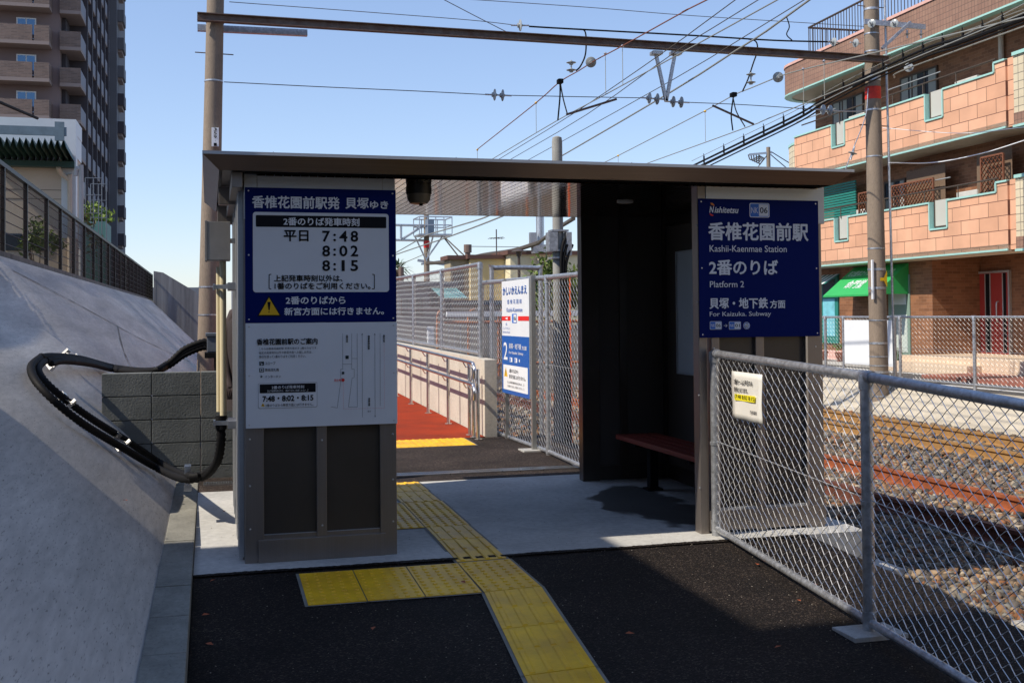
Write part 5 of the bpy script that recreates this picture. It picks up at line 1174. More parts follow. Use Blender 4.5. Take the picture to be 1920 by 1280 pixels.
# reed screens and lattice on the lower balcony
def reed(px0, px1, z0, z1, x):
    a, b = sorted((S(px0, 340, -x), S(px1, 340, -x))); m_ = MB(); y = a
    while y < b: m_.box(x, x+.012, y, y+.014, z0+random.uniform(0, .03), z1+random.uniform(-.03, .03)); y += .018
    bpart(m_, 'reed_screen', mat('reed', (.20, .135, .09), .8, 0, var=.4, scale=30, stretch=(1, 20, .3)))
def lattice(px0, px1, z0, z1, x, dx=0):
    a, b = sorted((S(px0, 340, -x), S(px1, 340, -x))); m_ = MB(); st = .13; H_ = z1-z0; L_ = b-a
    for sg in (1, -1):
        c = -H_
        while c < L_:
            s0_, s1_ = max(c, 0), min(c+H_, L_)
            if s1_ > s0_+.02:
                za, zb_ = s0_-c, s1_-c
                if sg < 0: za, zb_ = H_-za, H_-zb_
                m_.bar((x+.008*sg, a+s0_, z0+za), (x+.008*sg, a+s1_, z0+zb_), .008, .026, (1, 0, 0))
            c += st
    for q in (((x, a, z0), (x, b, z0)), ((x, a, z1), (x, b, z1)), ((x, a, z0), (x, a, z1)), ((x, b, z0), (x, b, z1))): m_.bar(*q, .035, .035, (1, 0, 0))
    bpart(m_, 'lattice_screen', mat('lattice_brown', (.20, .075, .04), .6))
reed(1700, 1772, Z2t-.3, Z2t+.95, .5); reed(1832, 1898, Z2t-.3, Z2t+1.0, .5)
lattice(1672, 1750, Z2t-.2, Z2t+.62, .30); lattice(1840, 1882, Z2t-.1, Z2t+.85, .30); lattice(1610, 1640, Z2t-.3, Z2t+.6, .3)
m_ = MB(); a, b = sorted((S(1545, 360, -.5), S(1605, 360, -.5))); z = Z2t-.2
while z < Z2t+1.0: m_.bar((.5, a, z), (.5, b, z), .03, .05); z += .07
bpart(m_, 'green_shutter', M_turqd)
m_ = MB(); m_.tube([(.77, S(1883, 90, so1), Z3b+.1), (.77, S(1883, 90, so1), Z4b)], .06, 12); bpart(m_, 'downpipe', M_soff, True)
# ground floor
GF = .75                                      # inward depth of the shop wall
sc_ = S(1749, 600, -GF); zg = .10
m_ = MB(); m_.box(GF, 8, sc_, FAR+.3, zg+.25, Z2b+.05); bpart(m_, 'shop_wall', M_brick)
m_ = MB(); m_.box(GF-.01, 8, sc_-.01, FAR+.3, zg-.1, zg+.25); bpart(m_, 'plinth', M_pink)
d_in = GF+1.35
m_ = MB(); m_.box(d_in, 8, -8, sc_-.001, zg+.3, Z2b+.05); bpart(m_, 'entrance_wall', M_brick)
m_ = MB(); m_.box(d_in-.01, 8, -8, sc_-.002, zg-.1, zg+.3); bpart(m_, 'plinth', M_pink)
# door
da, db = sorted((S(1835, 600, -d_in), S(1898, 600, -d_in))); dz0, dz1 = zg+.30, bl_(1865, 508, -d_in)[1]
D_ = bpart(MB().box(d_in-.04, d_in-.012, da+.05, db-.05, dz0, dz1-.05), 'door', mat('door_red', (.38, .045, .04), .4, 0, var=.04))
m_ = MB(); m_.box(d_in-.07, d_in-.002, da, da+.05, dz0, dz1); m_.box(d_in-.07, d_in-.002, db-.05, db, dz0, dz1); m_.box(d_in-.07, d_in-.002, da+.05, db-.05, dz1-.05, dz1); o = m_.obj('frame', M_head); o.parent = D_
L_ = db-da
for f0, f1, mm in ((.60, .72, M_ink), (.57, .60, M_head), (.72, .75, M_head), (.12, .2, M_ink), (.20, .23, M_head)):
    o = MB().box(d_in-.046-(.002 if mm is M_head else 0), d_in-.041, da+L_*f0, da+L_*f1, dz0+.02, dz1-.06).obj('glass_strip' if mm is M_ink else 'strip_frame', mm); o.parent = D_
m_ = MB(); yh = da+L_*.34; m_.tube(bez([(d_in-.04, yh, dz0+.75), (d_in-.10, yh, dz0+.80), (d_in-.10, yh, dz0+1.2), (d_in-.04, yh, dz0+1.25)], 5), .016, 8); o = m_.obj('handle', M_head); o.parent = D_
# steps
s0_, s1_ = S(1852, 690, 0), sc_+.3
m_ = MB(); m_.box(-.15, d_in-.02, -7, s1_-.3, zg-.1, zg+.29); bpart(m_, 'step', mat('step_stone', (.62, .49, .36), .8, 0, var=.1))
m_ = MB(); m_.box(-.50, -.152, s0_, s1_, zg-.1, zg+.15); bpart(m_, 'step', mat('step_stone', (.62, .49, .36)))
m_ = MB(); m_.box(-1.6, -.152, -7, s0_-.002, zg-.1, zg+.006); bpart(m_, 'paving', brick('red_pavers', (.36, .13, .09), (.30, .10, .07), (.2, .12, .1), .22, .11, .01, 'YX'))
for s_ in (1.6, 6.2):
    for zf_ in (Z3b, Z2b):
        a_ = MB(); a_.bbox(.50, .80, s_, s_+.8, zf_+.85, zf_+1.45, .02); o = bpart(a_, 'air_conditioner', mat('aircon_white', (.55, .55, .52), .5, 0, var=.1))
for s_, z0_, z1_ in ((2.7, Z3b+1.75, Z3b+1.79), (7.4, Z3b+1.75, Z3b+1.79), (2.4, Z2b+1.8, Z2b+1.84)):
    a_ = MB(); a_.tube([(.35, s_, z0_), (.35, s_+2.2, z0_)], .015, 6); bpart(a_, 'drying_pole', M_head)
# shop door, window
g0, g1 = sorted((S(1668, 600, -GF), S(1708, 600, -GF))); SD = bpart(MB().box(GF-.03, GF-.004, g0, g1, zg+.05, zg+2.25), 'shop_door', mat('pale_green_door', (.22, .32, .27), .4))
m_ = MB(); m_.box(GF-.04, GF-.031, g0+.1, g1-.1, zg+.3, zg+1.25); o = m_.obj('notice_sheet', mat('pale_sheet', (.55, .62, .58), .5)); o.parent = SD
m_ = MB(); m_.box(GF-.042, GF-.032, g0+.15, g1-.15, zg+1.5, zg+1.85); o = m_.obj('card', M_lett); o.parent = SD
v0, v1 = sorted((S(1540, 580, -GF), S(1574, 580, -GF)))
Wn = bpart(MB().box(GF-.05, GF-.002, v0, v1, zg+.45, zg+2.35), 'shop_window', M_turqd)
m_ = MB(); m_.box(GF-.06, GF-.051, v0+.15, v1-.2, zg+.65, zg+1.7); o = m_.obj('poster', mat('poster_aqua', (.18, .52, .62), .5, 0, var=.2, scale=3)); o.parent = Wn
m_ = MB(); m_.box(GF-.06, GF-.051, v0+.15, v1-.2, zg+1.8, zg+2.25); o = m_.obj('pane', M_glass); o.parent = Wn
# green awning (own thing)
M_awn = mat('green_canvas', (.03, .38, .10), .6, 0, var=.06, scale=4)
zt_, zb_ = bl_(1690, 494, -GF)[1], bl_(1690, 549, .35)[1]; q0, q1 = sorted((S(1602, 500, -GF), S(1704, 500, -GF))); pr = .95
def W2(x, y, z): return C0+ein*x+e1*y+Vector((0, 0, z))
aw = T('awning', 'bright green canvas awning with white lettering over the shop door', 'awning', tuple(W2(GF, q0, zb_)))
m_ = MB(); x0 = GF-.005; x1 = GF-pr
A = [W2(x0, q0, zt_), W2(x0, q1, zt_), W2(x1, q1, zb_), W2(x1, q0, zb_), W2(x0, q0, zb_), W2(x0, q1, zb_)]
m_.add(A, [(0, 1, 2, 3), (0, 3, 4), (1, 5, 2)]); m_.add([W2(x1, q0, zb_), W2(x1, q1, zb_), W2(x1, q1, zb_-.04), W2(x1, q0, zb_-.04)], [(0, 1, 2, 3)]); ao = m_.obj('canvas', M_awn, aw); md = ao.modifiers.new('t', 'SOLIDIFY'); md.thickness = .006; md.offset = 0
vv = (A[0]-A[3]).normalized(); F = Face(aw, A[2], -e1, vv, (-ein*(zt_-zb_)/pr+Vector((0, 0, 1))).normalized()); LL = q1-q0; VV = (A[0]-A[3]).length
F.textuv('気功整体カイロプラクティック', LL*.48, VV*.74, LL*.84, VV*.20, M_lett, .006, 0, .01); F.textuv('命門堂', LL*.42, VV*.36, LL*.34, VV*.28, M_lett, .006, 0, .01); F.done()
# small striped awning at the far window
zz = bl_(1555, 515, -GF)[1]; sa = T('awning', 'small green and white striped awning at the far shop window', 'awning', tuple(W2(GF, v1, zz-.25)))
for k in range(10):
    a = v0-.1+(v1-v0+.2)*k/10; b = a+(v1-v0+.2)/10; m_ = MB(); m_.add([W2(GF-.01, a, zz), W2(GF-.01, b, zz), W2(GF-.5, b, zz-.28), W2(GF-.5, a, zz-.28)], [(0, 1, 2, 3)]); o = m_.obj('stripe', M_lett if k % 2 else M_turqd, sa); md = o.modifiers.new('t', 'SOLIDIFY'); md.thickness = .005
# ------------------------------------------------------------------ plants
def leaves(n, c, rad, size, seed=0, up_=.3):
    rg = np.random.default_rng(seed); m_ = MB(); c = np.array(c)
    cl = rg.normal(0, 1, (max(6, n//60), 3)); cl /= np.linalg.norm(cl, axis=1)[:, None]; cl *= rg.uniform(.25, .95, (len(cl), 1))
    for i in range(n):
        k = cl[rg.integers(len(cl))]; p = c+np.array(rad)*(k+rg.normal(0, .17, 3))
        a = Vector(rg.normal(0, 1, 3)).normalized(); b = a.cross(Vector(rg.normal(0, 1, 3))).normalized(); s = size*rg.uniform(.6, 1.4); p = Vector(p)
        m_.add([p-a*s, p+b*s*.4, p+a*s, p-b*s*.4], [(0, 1, 2, 3)])
    return m_
def tree(name, label, base, h, rad, n, size, m, seed, cat='tree', group=None):
    t = T(name, label, cat, base, group); b = Vector(base); m_ = MB()
    m_.tube([b, b+Vector((.03, 0, h*.35)), b+Vector((0, 0, h*.75))], [h*.035, h*.025, h*.01], 8)
    rg = random.Random(seed)
    for k in range(6):
        a = rg.uniform(0, 6.28); s = b+Vector((0, 0, h*rg.uniform(.25, .55))); m_.tube([s, s+Vector((math.cos(a)*rad[0]*.4, math.sin(a)*rad[1]*.4, h*.15)), s+Vector((math.cos(a)*rad[0]*.75, math.sin(a)*rad[1]*.75, h*.3))], [h*.014, h*.009, h*.004], 6)
    m_.obj('trunk', M_bark, t, True); leaves(n, (base[0], base[1], base[2]+h-rad[2]), rad, size, seed).obj('crown', m, t, recalc=False)
    return t
# tufted plants and pots by the shop
def tuft(name, label, p, h, n, m, group=None):
    t = T(name, label, 'plant', tuple(p), group); m_ = MB(); rg = random.Random(n)
    for k in range(n):
        a = rg.uniform(0, 6.28); l = h*rg.uniform(.6, 1.1); o = rg.uniform(.3, .9); q = Vector(p)+Vector((rg.uniform(-.25, .25), rg.uniform(-.4, .4), 0)); d = Vector((math.cos(a), math.sin(a), 0)); w_ = Vector((-d.y, d.x, 0))*.016
        p1 = q+Vector((0, 0, l*.6))+d*l*.25*o; p2 = q+Vector((0, 0, l*.85*(1.2-o)))+d*l*.75*o
        m_.add([q-w_, q+w_, p1+w_, p1-w_, p2], [(0, 1, 2, 3), (3, 2, 4)])
    m_.obj('leaves', m, t, recalc=False); return t
pp = W2(-.1, sc_+.75, zg); tuft('bushy_plant', 'spiky green bushy plant by the shop steps', pp, .75, 140, mat('grass_green', (.16, .24, .05), .6, 0, var=.3, scale=8))
for k, (s_o, lab) in enumerate(((2.0, 'terracotta pot with a drooping plant near the white panel'), (3.3, 'terracotta pot with small plant, middle of the shop front'), (4.3, 'terracotta pot nearest the striped awning'))):
    q = W2(.2, sc_+s_o, zg); t = T('flower_pot', lab, 'pot', tuple(q)); m_ = MB(); m_.disc(q, (0, 0, 1), [(0, .11), (.2, .16), (.24, .17), (.25, .15)], 16); m_.obj('pot', mat('terracotta', (.35, .12, .07), .8), t, True)
    m_ = leaves(90, (q.x, q.y, q.z+.38), (.2, .25, .16), .05, k); m_.obj('plant', M_leaf, t, recalc=False)
# small lamp pole with wires seen over the roof
b_ = at(1441, 318, 1, 60.); t = T('utility_pole', 'small far utility pole with tangled wires above the shelter roof', 'pole', (b_.x, 60, 0))
m_ = MB(); m_.tube([(b_.x, 60, 0), (b_.x, 60, at(1441, 276, 1, 60).z)], .12, 10); m_.obj('shaft', M_pole, t, True)
a, b = at(1405, 290, 1, 60), at(1447, 286, 1, 60); m_ = MB(); m_.bar(a, b, .1, .12); m_.obj('crossarm', M_galv, t)
m_ = MB()
for k in range(5):
    q = [at(1403+k*5, 290, 1, 60), at(1408+k*4, 300+2*k, 1, 60), at(1425+k*2, 292+k, 1, 60)]; m_.tube(bez(q, 5), .035, 5)
m_.tube([at(1441, 288, 1, 60), at(1408, 330, 1, 60)], .03, 5); m_.tube([at(1445, 284, 1, 60), at(1500, 318, 1, 60)], .03, 5); m_.tube([at(1445, 290, 1, 60), at(1490, 328, 1, 60)], .03, 5); m_.obj('wire', M_dwire, t)
# ================================================================== BEHIND: seen through the doorway
# next mast with platform
my = 64.; mx_ = at(800, 480, 1, my).x
t = T('railway_mast', 'distant concrete mast carrying a railed work platform and a transformer', 'mast', (mx_, my, 0))
m_ = MB(); m_.tube([(mx_, my, -.4), (mx_, my, at(800, 385, 1, my).z+2)], [.19, .14], 16); m_.obj('shaft', M_pole, t, True)
pz0, pz1 = at(800, 441, 1, my).z, at(800, 410, 1, my).z; pxa, pxb = at(779, 440, 1, my).x, at(839, 440, 1, my).x
m_ = MB(); m_.box(pxa, pxb, my-1.3, my+.6, pz0-.08, pz0); m_.obj('deck', M_galv, t)
m_ = MB()
for z in (pz0+.5, pz1):
    for a, b in (((pxa, my-1.3, z), (pxb, my-1.3, z)), ((pxb, my-1.3, z), (pxb, my+.6, z)), ((pxa, my+.6, z), (pxb, my+.6, z)), ((pxa, my-1.3, z), (pxa, my+.6, z))): m_.tube([a, b], .035, 6)
for f in (0, .25, .5, .75, 1):
    for yy_ in (my-1.3, my+.6): m_.tube([(pxa+(pxb-pxa)*f, yy_, pz0), (pxa+(pxb-pxa)*f, yy_, pz1)], .03, 6)
m_.obj('railing', M_galv, t)
m_ = MB(); c = at(806, 426, 1, my-.8); m_.bbox(c.x-.22, c.x+.22, my-1.0, my-.5, c.z-.45, c.z+.45, .03); m_.obj('transformer', mat('transformer_blue', (.16, .22, .30), .5), t)
m_ = MB()
for a, b in (((778, 443), (800, 490)), ((830, 443), (798, 488)), ((812, 443), (802, 480))): m_.tube([at(*a, 1, my-.6), at(*b, 1, my-.2)], .05, 6)
for a, b in (((740, 422), (800, 423)), ((740, 450), (797, 451)), ((752, 422), (752, 450)), ((755, 448), (792, 424))): m_.tube([at(*a, 1, my), at(*b, 1, my)], .07, 6)
m_.bar(at(783, 488, 1, my), at(835, 496, 1, my), .12, .15); m_.bar(at(790, 495, 1, my), at(825, 490, 1, my), .12, .12); m_.obj('bracing', M_galv, t)
m_ = MB(); m_.disc(at(800, 458, 1, my), (0, 0, 1), [(-.2, .185), (.2, .185)], 14); m_.obj('red_band', M_red, t)
for lab, pts in (('upper distant catenary wire through the doorway', [(740, 475), (775, 455), (800, 441), (847, 427), (903, 410), (925, 400)]), ('lower distant contact wire through the doorway', [(740, 478), (790, 461), (830, 448), (900, 422), (945, 404)]), ('faint distant wire low over the houses', [(740, 500), (790, 479), (803, 472)])):
    p = [at(x, y, 0, 6.6 if 'faint' not in lab else 9.9) for x, y in pts]; wire(lab, p, .02, M_gwire, sm=3)
wire('distant black clipped cable descending to the mast', [at(1010, 455, 1, 40), at(960, 470, 1, 45), at(905, 478, 1, 52), at(850, 490, 1, 58), at(800, 494, 1, 63.6)], .09, M_dwire, 'cable_bundle', sm=4)
wire('distant black cable rising behind the slim post', [at(1075, 410, 1, 30), at(1040, 432, 1, 35), at(1010, 455, 1, 40)], .07, M_dwire, 'cable_bundle', sm=4)
wire('pair of faint wires behind the antenna', [at(880, 462, 1, 70), at(1075, 464, 1, 70)], .02, M_dwire)
wire('diagonal stay wire from the mast platform', [at(832, 445, 1, 63), at(890, 520, 1, 62)], .04, M_dwire); wire('second diagonal stay wire from the mast platform', [at(834, 445, 1, 63), at(925, 530, 1, 55)], .04, M_dwire)
# wooden pole
p = at(878, 600, 1, 55.); m_ = MB(); m_.tube([(p.x, 55, 0), (p.x, 55, at(878, 462, 1, 55).z)], .14, 10); m_.disc((p.x, 55, at(878, 466, 1, 55).z), (0, 0, 1), [(-.2, .2), (.2, .2)], 10); single(m_, 'wooden_pole', mat('old_wood', (.16, .11, .09), .85), 'plain weathered pole before the yellow house', 'pole', (p.x, 55, 0))
p = at(753, 600, 1, 50.); m_ = MB(); m_.tube([(p.x, 50, 0), (p.x, 50, at(753, 500, 1, 50).z)], .12, 10); single(m_, 'wooden_pole', mat('old_wood', (.16, .11, .09), .85), 'short brown pole at the left edge of the doorway view', 'pole', (p.x, 50, 0))
# yellow house, two blocks
def simple_house(name, label, blocks, Y, wallm, roofm, dep=8, wins=()):
    x0 = at(blocks[0][0], 600, 1, Y).x; t = T(name, label, 'house', (x0, Y, 0)); wz = None
    for (a, b, top, m_w, dy) in blocks:
        xa, xb = at(a, 560, 1, Y+dy).x, at(b, 560, 1, Y+dy).x; zt = at((a+b)/2, top, 1, Y+dy).z
        m_ = MB(); m_.box(xa, xb, Y+dy, Y+dep, 0, zt-.16); m_.obj('wall', m_w, t); m_ = MB(); m_.box(xa-.15, xb+.15, Y+dy-.15, Y+dep+.1, zt-.16, zt); m_.obj('roof', roofm, t)
    for (a, b, c, d) in wins:
        xa, xb, z1, z0 = at(a, 560, 1, Y-.05).x, at(b, 560, 1, Y-.05).x, at(a, c, 1, Y-.05).z, at(a, d, 1, Y-.05).z
        m_ = MB(); m_.box(xa, xb, Y-.08, Y-.004, z0, z1); w_ = m_.obj('window', M_brail, t); m_ = MB(); e = (xb-xa)*.08; m_.box(xa+e, (xa+xb)/2-e/2, Y-.10, Y-.081, z0+e, z1-e); m_.box((xa+xb)/2+e/2, xb-e, Y-.10, Y-.081, z0+e, z1-e); o = m_.obj('pane', M_glass, None); o.parent = w_; o.location = tuple(-Vector(t.location))
    return t
M_yw = mat('yellow_plaster', (.62, .50, .26), .85, 0, var=.05, scale=1); M_tw = mat('tan_and_shaded_plaster', (.34, .29, .19), .85, 0, var=.06, scale=1); M_cw = mat('pale_yellow_plaster', (.74, .66, .44), .85, 0, var=.04, scale=1)
M_brf = mat('brown_roof_edge', (.12, .06, .045), .7)
hy = simple_house('house', 'yellow flat roofed house with brown roof edge beyond the fence', [(845, 882, 479, M_tw, .0), (882.6, 957, 478, M_yw, -.35), (957.6, 1085, 470, M_cw, -1.2)], 44, None, M_brf, 1.2, [(849, 870, 510, 545)])  # tan block: yellow wall with its shade put into the colour
m_ = MB(); q = at(1018, 492, 1, 42.6); m_.bbox(q.x-.2, q.x+.2, 42.35, 42.79, q.z-.16, q.z+.16, .03); m_.obj('vent_box', M_soff, hy)
m_ = MB(); q0, q1 = at(1013, 465, 1, 42), at(1013, 392, 1, 42); m_.tube([q0, (q0.x, q0.y, q1.z+1)], .16, 16); single(m_, 'flue', M_galv, 'shiny silver flue pipe rising over the yellow house', 'pipe', tuple(q0), smooth=True)
m_ = MB(); q = at(999, 448, 1, 41.8); m_.bbox(q.x-.13, q.x+.13, 41.7, 41.9, q.z-.25, q.z+.25, .01); single(m_, 'wall_box', M_galv, 'grey metal box next to the silver flue', 'box')
m_ = MB(); a, b = at(998, 468, 1, 41.5), at(1045, 464, 1, 41.5); m_.bar(a, b, .3, .3); single(m_, 'roof_duct', M_galv, 'horizontal galvanised duct on the yellow house roof', 'duct')
q0, q1 = at(931, 480, 1, 43.9), at(931, 430, 1, 43.9); t = T('antenna', 'thin television antenna on the yellow house roof', 'antenna', tuple(q0)); m_ = MB(); m_.tube([q0, (q0.x, q0.y, q1.z)], .025, 6); m_.obj('mast', M_dwire, t)
m_ = MB(); z = at(931, 447, 1, 43.9).z
m_.tube([(q0.x-.3, 43.9, z), (q0.x+.3, 43.9, z+.05)], .015, 5)
for k in range(6): m_.tube([(q0.x-.28+.11*k, 43.6, z), (q0.x-.28+.11*k, 44.2, z)], .01, 4)
m_.obj('elements', M_dwire, t)
# street lamp before it
q = at(973, 480, 1, 35.); t = T('street_lamp', 'slim dark post lamp with flat cap before the yellow house', 'lamp', (q.x, 35, 0)); m_ = MB(); m_.tube([(q.x, 35, 0), (q.x, 35, q.z)], .05, 8); m_.obj('post', M_brail, t)
m_ = MB(); m_.disc((q.x, 35, q.z), (0, 0, 1), [(0, .08), (.12, .10), (.14, .25), (.17, .22), (.22, .03)], 16); m_.obj('lamp_head', M_brail, t, True)
# lower houses
simple_house('house', 'long low grey house with dark roof behind the mesh fence', [(740, 850, 528, mat('grey_siding', (.24, .24, .23), .8, 0, var=.2, scale=2), 0), (850.5, 1000, 563, mat('grey_siding2', (.30, .28, .25), .8, 0, var=.2, scale=2), .2)], 38, None, mat('slate_roof', (.07, .09, .12), .6, 0, var=.2, scale=3), 1.5, [(752, 765, 560, 590), (778, 792, 560, 590), (806, 822, 545, 575), (836, 846, 560, 600)])
m_ = MB(); a, b = at(829, 558, 1, 36), at(875, 558, 1, 36); zt = at(850, 542, 1, 36).z; x = a.x; k = 0
while x < b.x: m_.add([(x, 37.8, zt+.08), (x+.10, 37.8, zt+.08), (x+.13, 36.2, a.z), (x+.02, 36.2, a.z)], [(0, 1, 2, 3)]); x += .13
o = single(m_, 'awning', mat('teal_awning', (.16, .36, .36), .6), 'faded teal corrugated awning seen through the mesh fence', 'awning'); md = o.modifiers.new('t', 'SOLIDIFY'); md.thickness = .02
# rust railing along the far side
t = T('metal_railing', 'rusty orange railing with thin bars behind the mesh fence', 'railing', (7, 24, 0)); xa, xb = at(820, 604, 1, 26).x, at(1085, 600, 1, 26).x; zt = at(900, 604, 1, 26).z
m_ = MB(); m_.tube([(xa, 26, zt), (xb, 26, zt)], .035, 8); m_.tube([(xa, 26, zt-1.0), (xb, 26, zt-1.0)], .03, 8); x = xa
while x < xb: m_.tube(bez([(x, 26, zt-1.3), (x, 26, zt), (x+.03, 25.95, zt+.25), (x+.15, 25.9, zt+.32)], 3), .03, 6); x += .75
m_.obj('rail', mat('rust_orange', (.42, .16, .07), .7, 0, var=.2, scale=8), t, True)
m_ = MB(); x = xa
while x < xb: m_.tube([(x, 26, zt-1.0), (x, 26, zt)], .012, 5); x += .14
m_.obj('bars', M_galv, t)
m_ = MB(); m_.box(at(740, 640, 1, 27).x, xb+3, 27, 27.2, -.5, at(800, 612, 1, 27).z); single(m_, 'block_fence', concrete('pale_block', (.36, .34, .30), (1, 1, 1), 3, .2, .2), 'pale low block wall beyond the mesh fence', 'wall')
m_ = MB(); a, b = at(803, 640, 1, 20).x, at(812, 640, 1, 20).x; m_.bbox(a, b+.02, 20, 20.15, at(808, 647, 1, 20).z, at(808, 612, 1, 20).z, .01); single(m_, 'meter_cabinet', M_white, 'small white cabinet standing behind the mesh fence', 'cabinet')
m_ = MB(); z = at(950, 588, 1, 24).z; m_.box(at(838, 588, 1, 24).x, at(1085, 588, 1, 24).x, 24, 24.1, z-.06, z+.06); single(m_, 'white_beam', M_white, 'long white horizontal bar behind the mesh fences', 'beam')
tree('garden_tree', 'leafy green tree standing right of the yellow house', (at(1045, 500, 1, 30).x, 30, 0), 3.4, (.9, .9, 1.2), 1500, .10, M_leaf, 3)
# palm
pb = at(747, 560, 1, 80.); t = T('palm_tree', 'distant palm tree crown at the left edge of the doorway view', 'palm', (pb.x, 80, 0)); zt = at(747, 505, 1, 80).z
m_ = MB(); m_.tube([(pb.x, 80, 0), (pb.x, 80, zt)], .25, 8); m_.obj('trunk', M_bark, t); m_ = MB(); rg = random.Random(5)
for k in range(60):
    a = rg.uniform(0, 6.28); e = rg.uniform(-.7, 1.2); l = rg.uniform(.9, 1.4); d = Vector((math.cos(a)*math.cos(e), math.sin(a)*math.cos(e), math.sin(e))); s = Vector((pb.x, 80, zt)); w_ = Vector((-d.y, d.x, .1))*.09
    m_.add([s, s+d*l*.6+w_, s+d*l+Vector((0, 0, -.25)), s+d*l*.6-w_], [(0, 1, 2, 3)])
m_.obj('fronds', mat('palm_green', (.05, .09, .03), .7), t, recalc=False)
# ================================================================== LEFT BUILDINGS AND FENCE
# kerb wall under the mesh fence on top of the slope
mf = T('mesh_fence', 'dark brown mesh fence running along the top of the slope', 'fence', (-2.6, 20, 2.2))
FX = -2.62; zb1, zt1 = 2.28, 3.42
m_ = MB(); m_.box(FX-.1, FX+.12, 2, 54, 1.4, zb1); single(m_, 'parapet_wall', M_dcon, 'stained dark concrete footing wall along the top of the slope', 'wall', (FX, 20, 1.4))
ys_ = [at(x, 400, 0, FX).y for x in (5, 48, 87, 113, 138, 158)]; st = ys_[-1]-ys_[-2]
ys_ = [ys_[0]-3.9, ys_[0]-1.95]+ys_; 
while ys_[-1] < 54: ys_.append(ys_[-1]+2.0)
for y in ys_:
    m_ = MB(); m_.bbox(FX-.03, FX+.03, y-.03, y+.03, zb1-.1, zt1, .004); m_.obj('post', M_brail and mat('fence_dark_brown', (.014, .010, .009), .5, .3), mf)
m_ = MB(); m_.box(FX-.035, FX+.035, ys_[0], ys_[-1], zt1, zt1+.06); m_.obj('top_rail', mat('fence_dark_brown', (.014, .010, .009)), mf)
m_ = MB(); z = zb1+.15
while z < zt1: m_.tube([(FX, ys_[0], z), (FX, ys_[-1], z)], .007, 4); z += .15
y = ys_[0]
while y < ys_[-1]: m_.tube([(FX, y, zb1), (FX, y, zt1)], .003, 3); y += .07
m_.obj('wire_mesh', mat('fence_dark_brown', (.014, .010, .009)), mf)
# concrete abutment at the far end
m_ = MB(); Y5 = 50.; pts = [at(x, y, 1, Y5) for x, y in ((288, 508), (306, 511), (368, 548), (372, 560), (372, 640), (288, 640))]
m_.prism([(p.x, p.z) for p in pts], lambda u, v, d: (u, Y5+d, v), 18); single(m_, 'concrete_abutment', concrete('abutment', (.17, .175, .18), (4, 4, .15), 1.2, .35, .2), 'tall stained concrete abutment wall at the end of the slope', 'wall', (pts[0].x, Y5, 0))
# white shop building with green corrugated awning
WY = 29.; wx = at(140, 300, 1, WY).x; wzt = at(70, 222, 1, WY).z
tw = T('white_building', 'cream walled building with a white roof band on the left', 'building', (wx, WY, 1.9))
m_ = MB(); m_.box(wx-9, wx, WY, WY+1.3, 1.8, wzt-.66); m_.obj('wall', mat('cream_siding', (.56, .47, .37), .8, 0, var=.05, scale=1.5), tw)
m_ = MB(); m_.box(wx-9.05, wx+.03, WY-.03, WY+1.33, wzt-.36, wzt); m_.box(wx-.3, wx+.03, WY-.03, WY+.3, wzt-2.9, wzt-.36); m_.box(wx-9, wx+.02, WY-.02, WY+1.32, wzt-.9, wzt-.36); m_.obj('roof_band', mat('white_metal', (.62, .66, .68), .5, 0, var=.03), tw)
zz = [at(50, y, 1, WY-.01).z for y in (355, 372, 440, 470)]
for z in zz[:3]: m_ = MB(); m_.box(wx-9, wx-.3, WY-.008, WY-.001, z-.012, z); m_.obj('siding_joint', M_brail, tw)
for a, b in ((9, 42), (60, 90)):
    xa, xb = at(a, 460, 1, WY).x, at(b, 460, 1, WY).x; z1, z0 = at(25, 438, 1, WY).z, at(25, 470, 1, WY).z; m_ = MB(); m_.bbox(xa, xb, WY-.04, WY-.002, z0, z1, .03); m_.obj('window', M_glass, tw)
m_ = MB(); m_.tube(bez([(wx-.34, WY-.3, at(117, 317, 1, WY).z), (wx-.3, WY-.15, at(120, 326, 1, WY).z), (wx-.12, WY-.1, at(130, 338, 1, WY).z), (wx-.1, WY-.1, at(130, 345, 1, WY).z), (wx-.1, WY-.1, 1.9)], 5), .055, 12); m_.obj('downpipe', mat('cream_siding', (.56, .47, .37)), tw, True)
xa, xb = at(-40, 280, 1, WY-1.6).x, at(126, 280, 1, WY-1.6).x; zf_, zk = at(60, 268, 1, WY-1.6).z, at(60, 312, 1, WY-.3).z
ga = T('awning', 'dark green corrugated awning on the white building at the left', 'awning', (xb, WY-1, zf_)); m_ = MB(); n = 28; vs = []
for k in range(n+1):
    x = xa+(xb-xa)*k/n; h = .11 if k % 2 else -.11; vs += [(x, WY-1.7, zf_+h), (x, WY-.02, zk+h*1.0+.25)]
m_.add(vs, [(2*k, 2*k+2, 2*k+3, 2*k+1) for k in range(n)]); o = m_.obj('sheet', mat('dark_green_sheet', (.025, .075, .06), .5, 0, var=.15, scale=4), ga); md = o.modifiers.new('t', 'SOLIDIFY'); md.thickness = .012
m_ = MB(); m_.box(xa, xb, WY-1.75, WY-1.69, zf_+.16, zf_+.36); m_.box(xb-.25, xb-.05, WY-1.76, WY-1.68, zf_+.05, zf_+.48); m_.obj('beam', mat('blue_grey_steel', (.13, .19, .23), .6, 0, var=.15), ga)
m_ = MB(); m_.box(xa, xb+.02, WY-.35, WY-.05, zk+.0, zk+.14); m_.obj('gutter', mat('dark_green_trim', (.02, .06, .05), .5), ga)
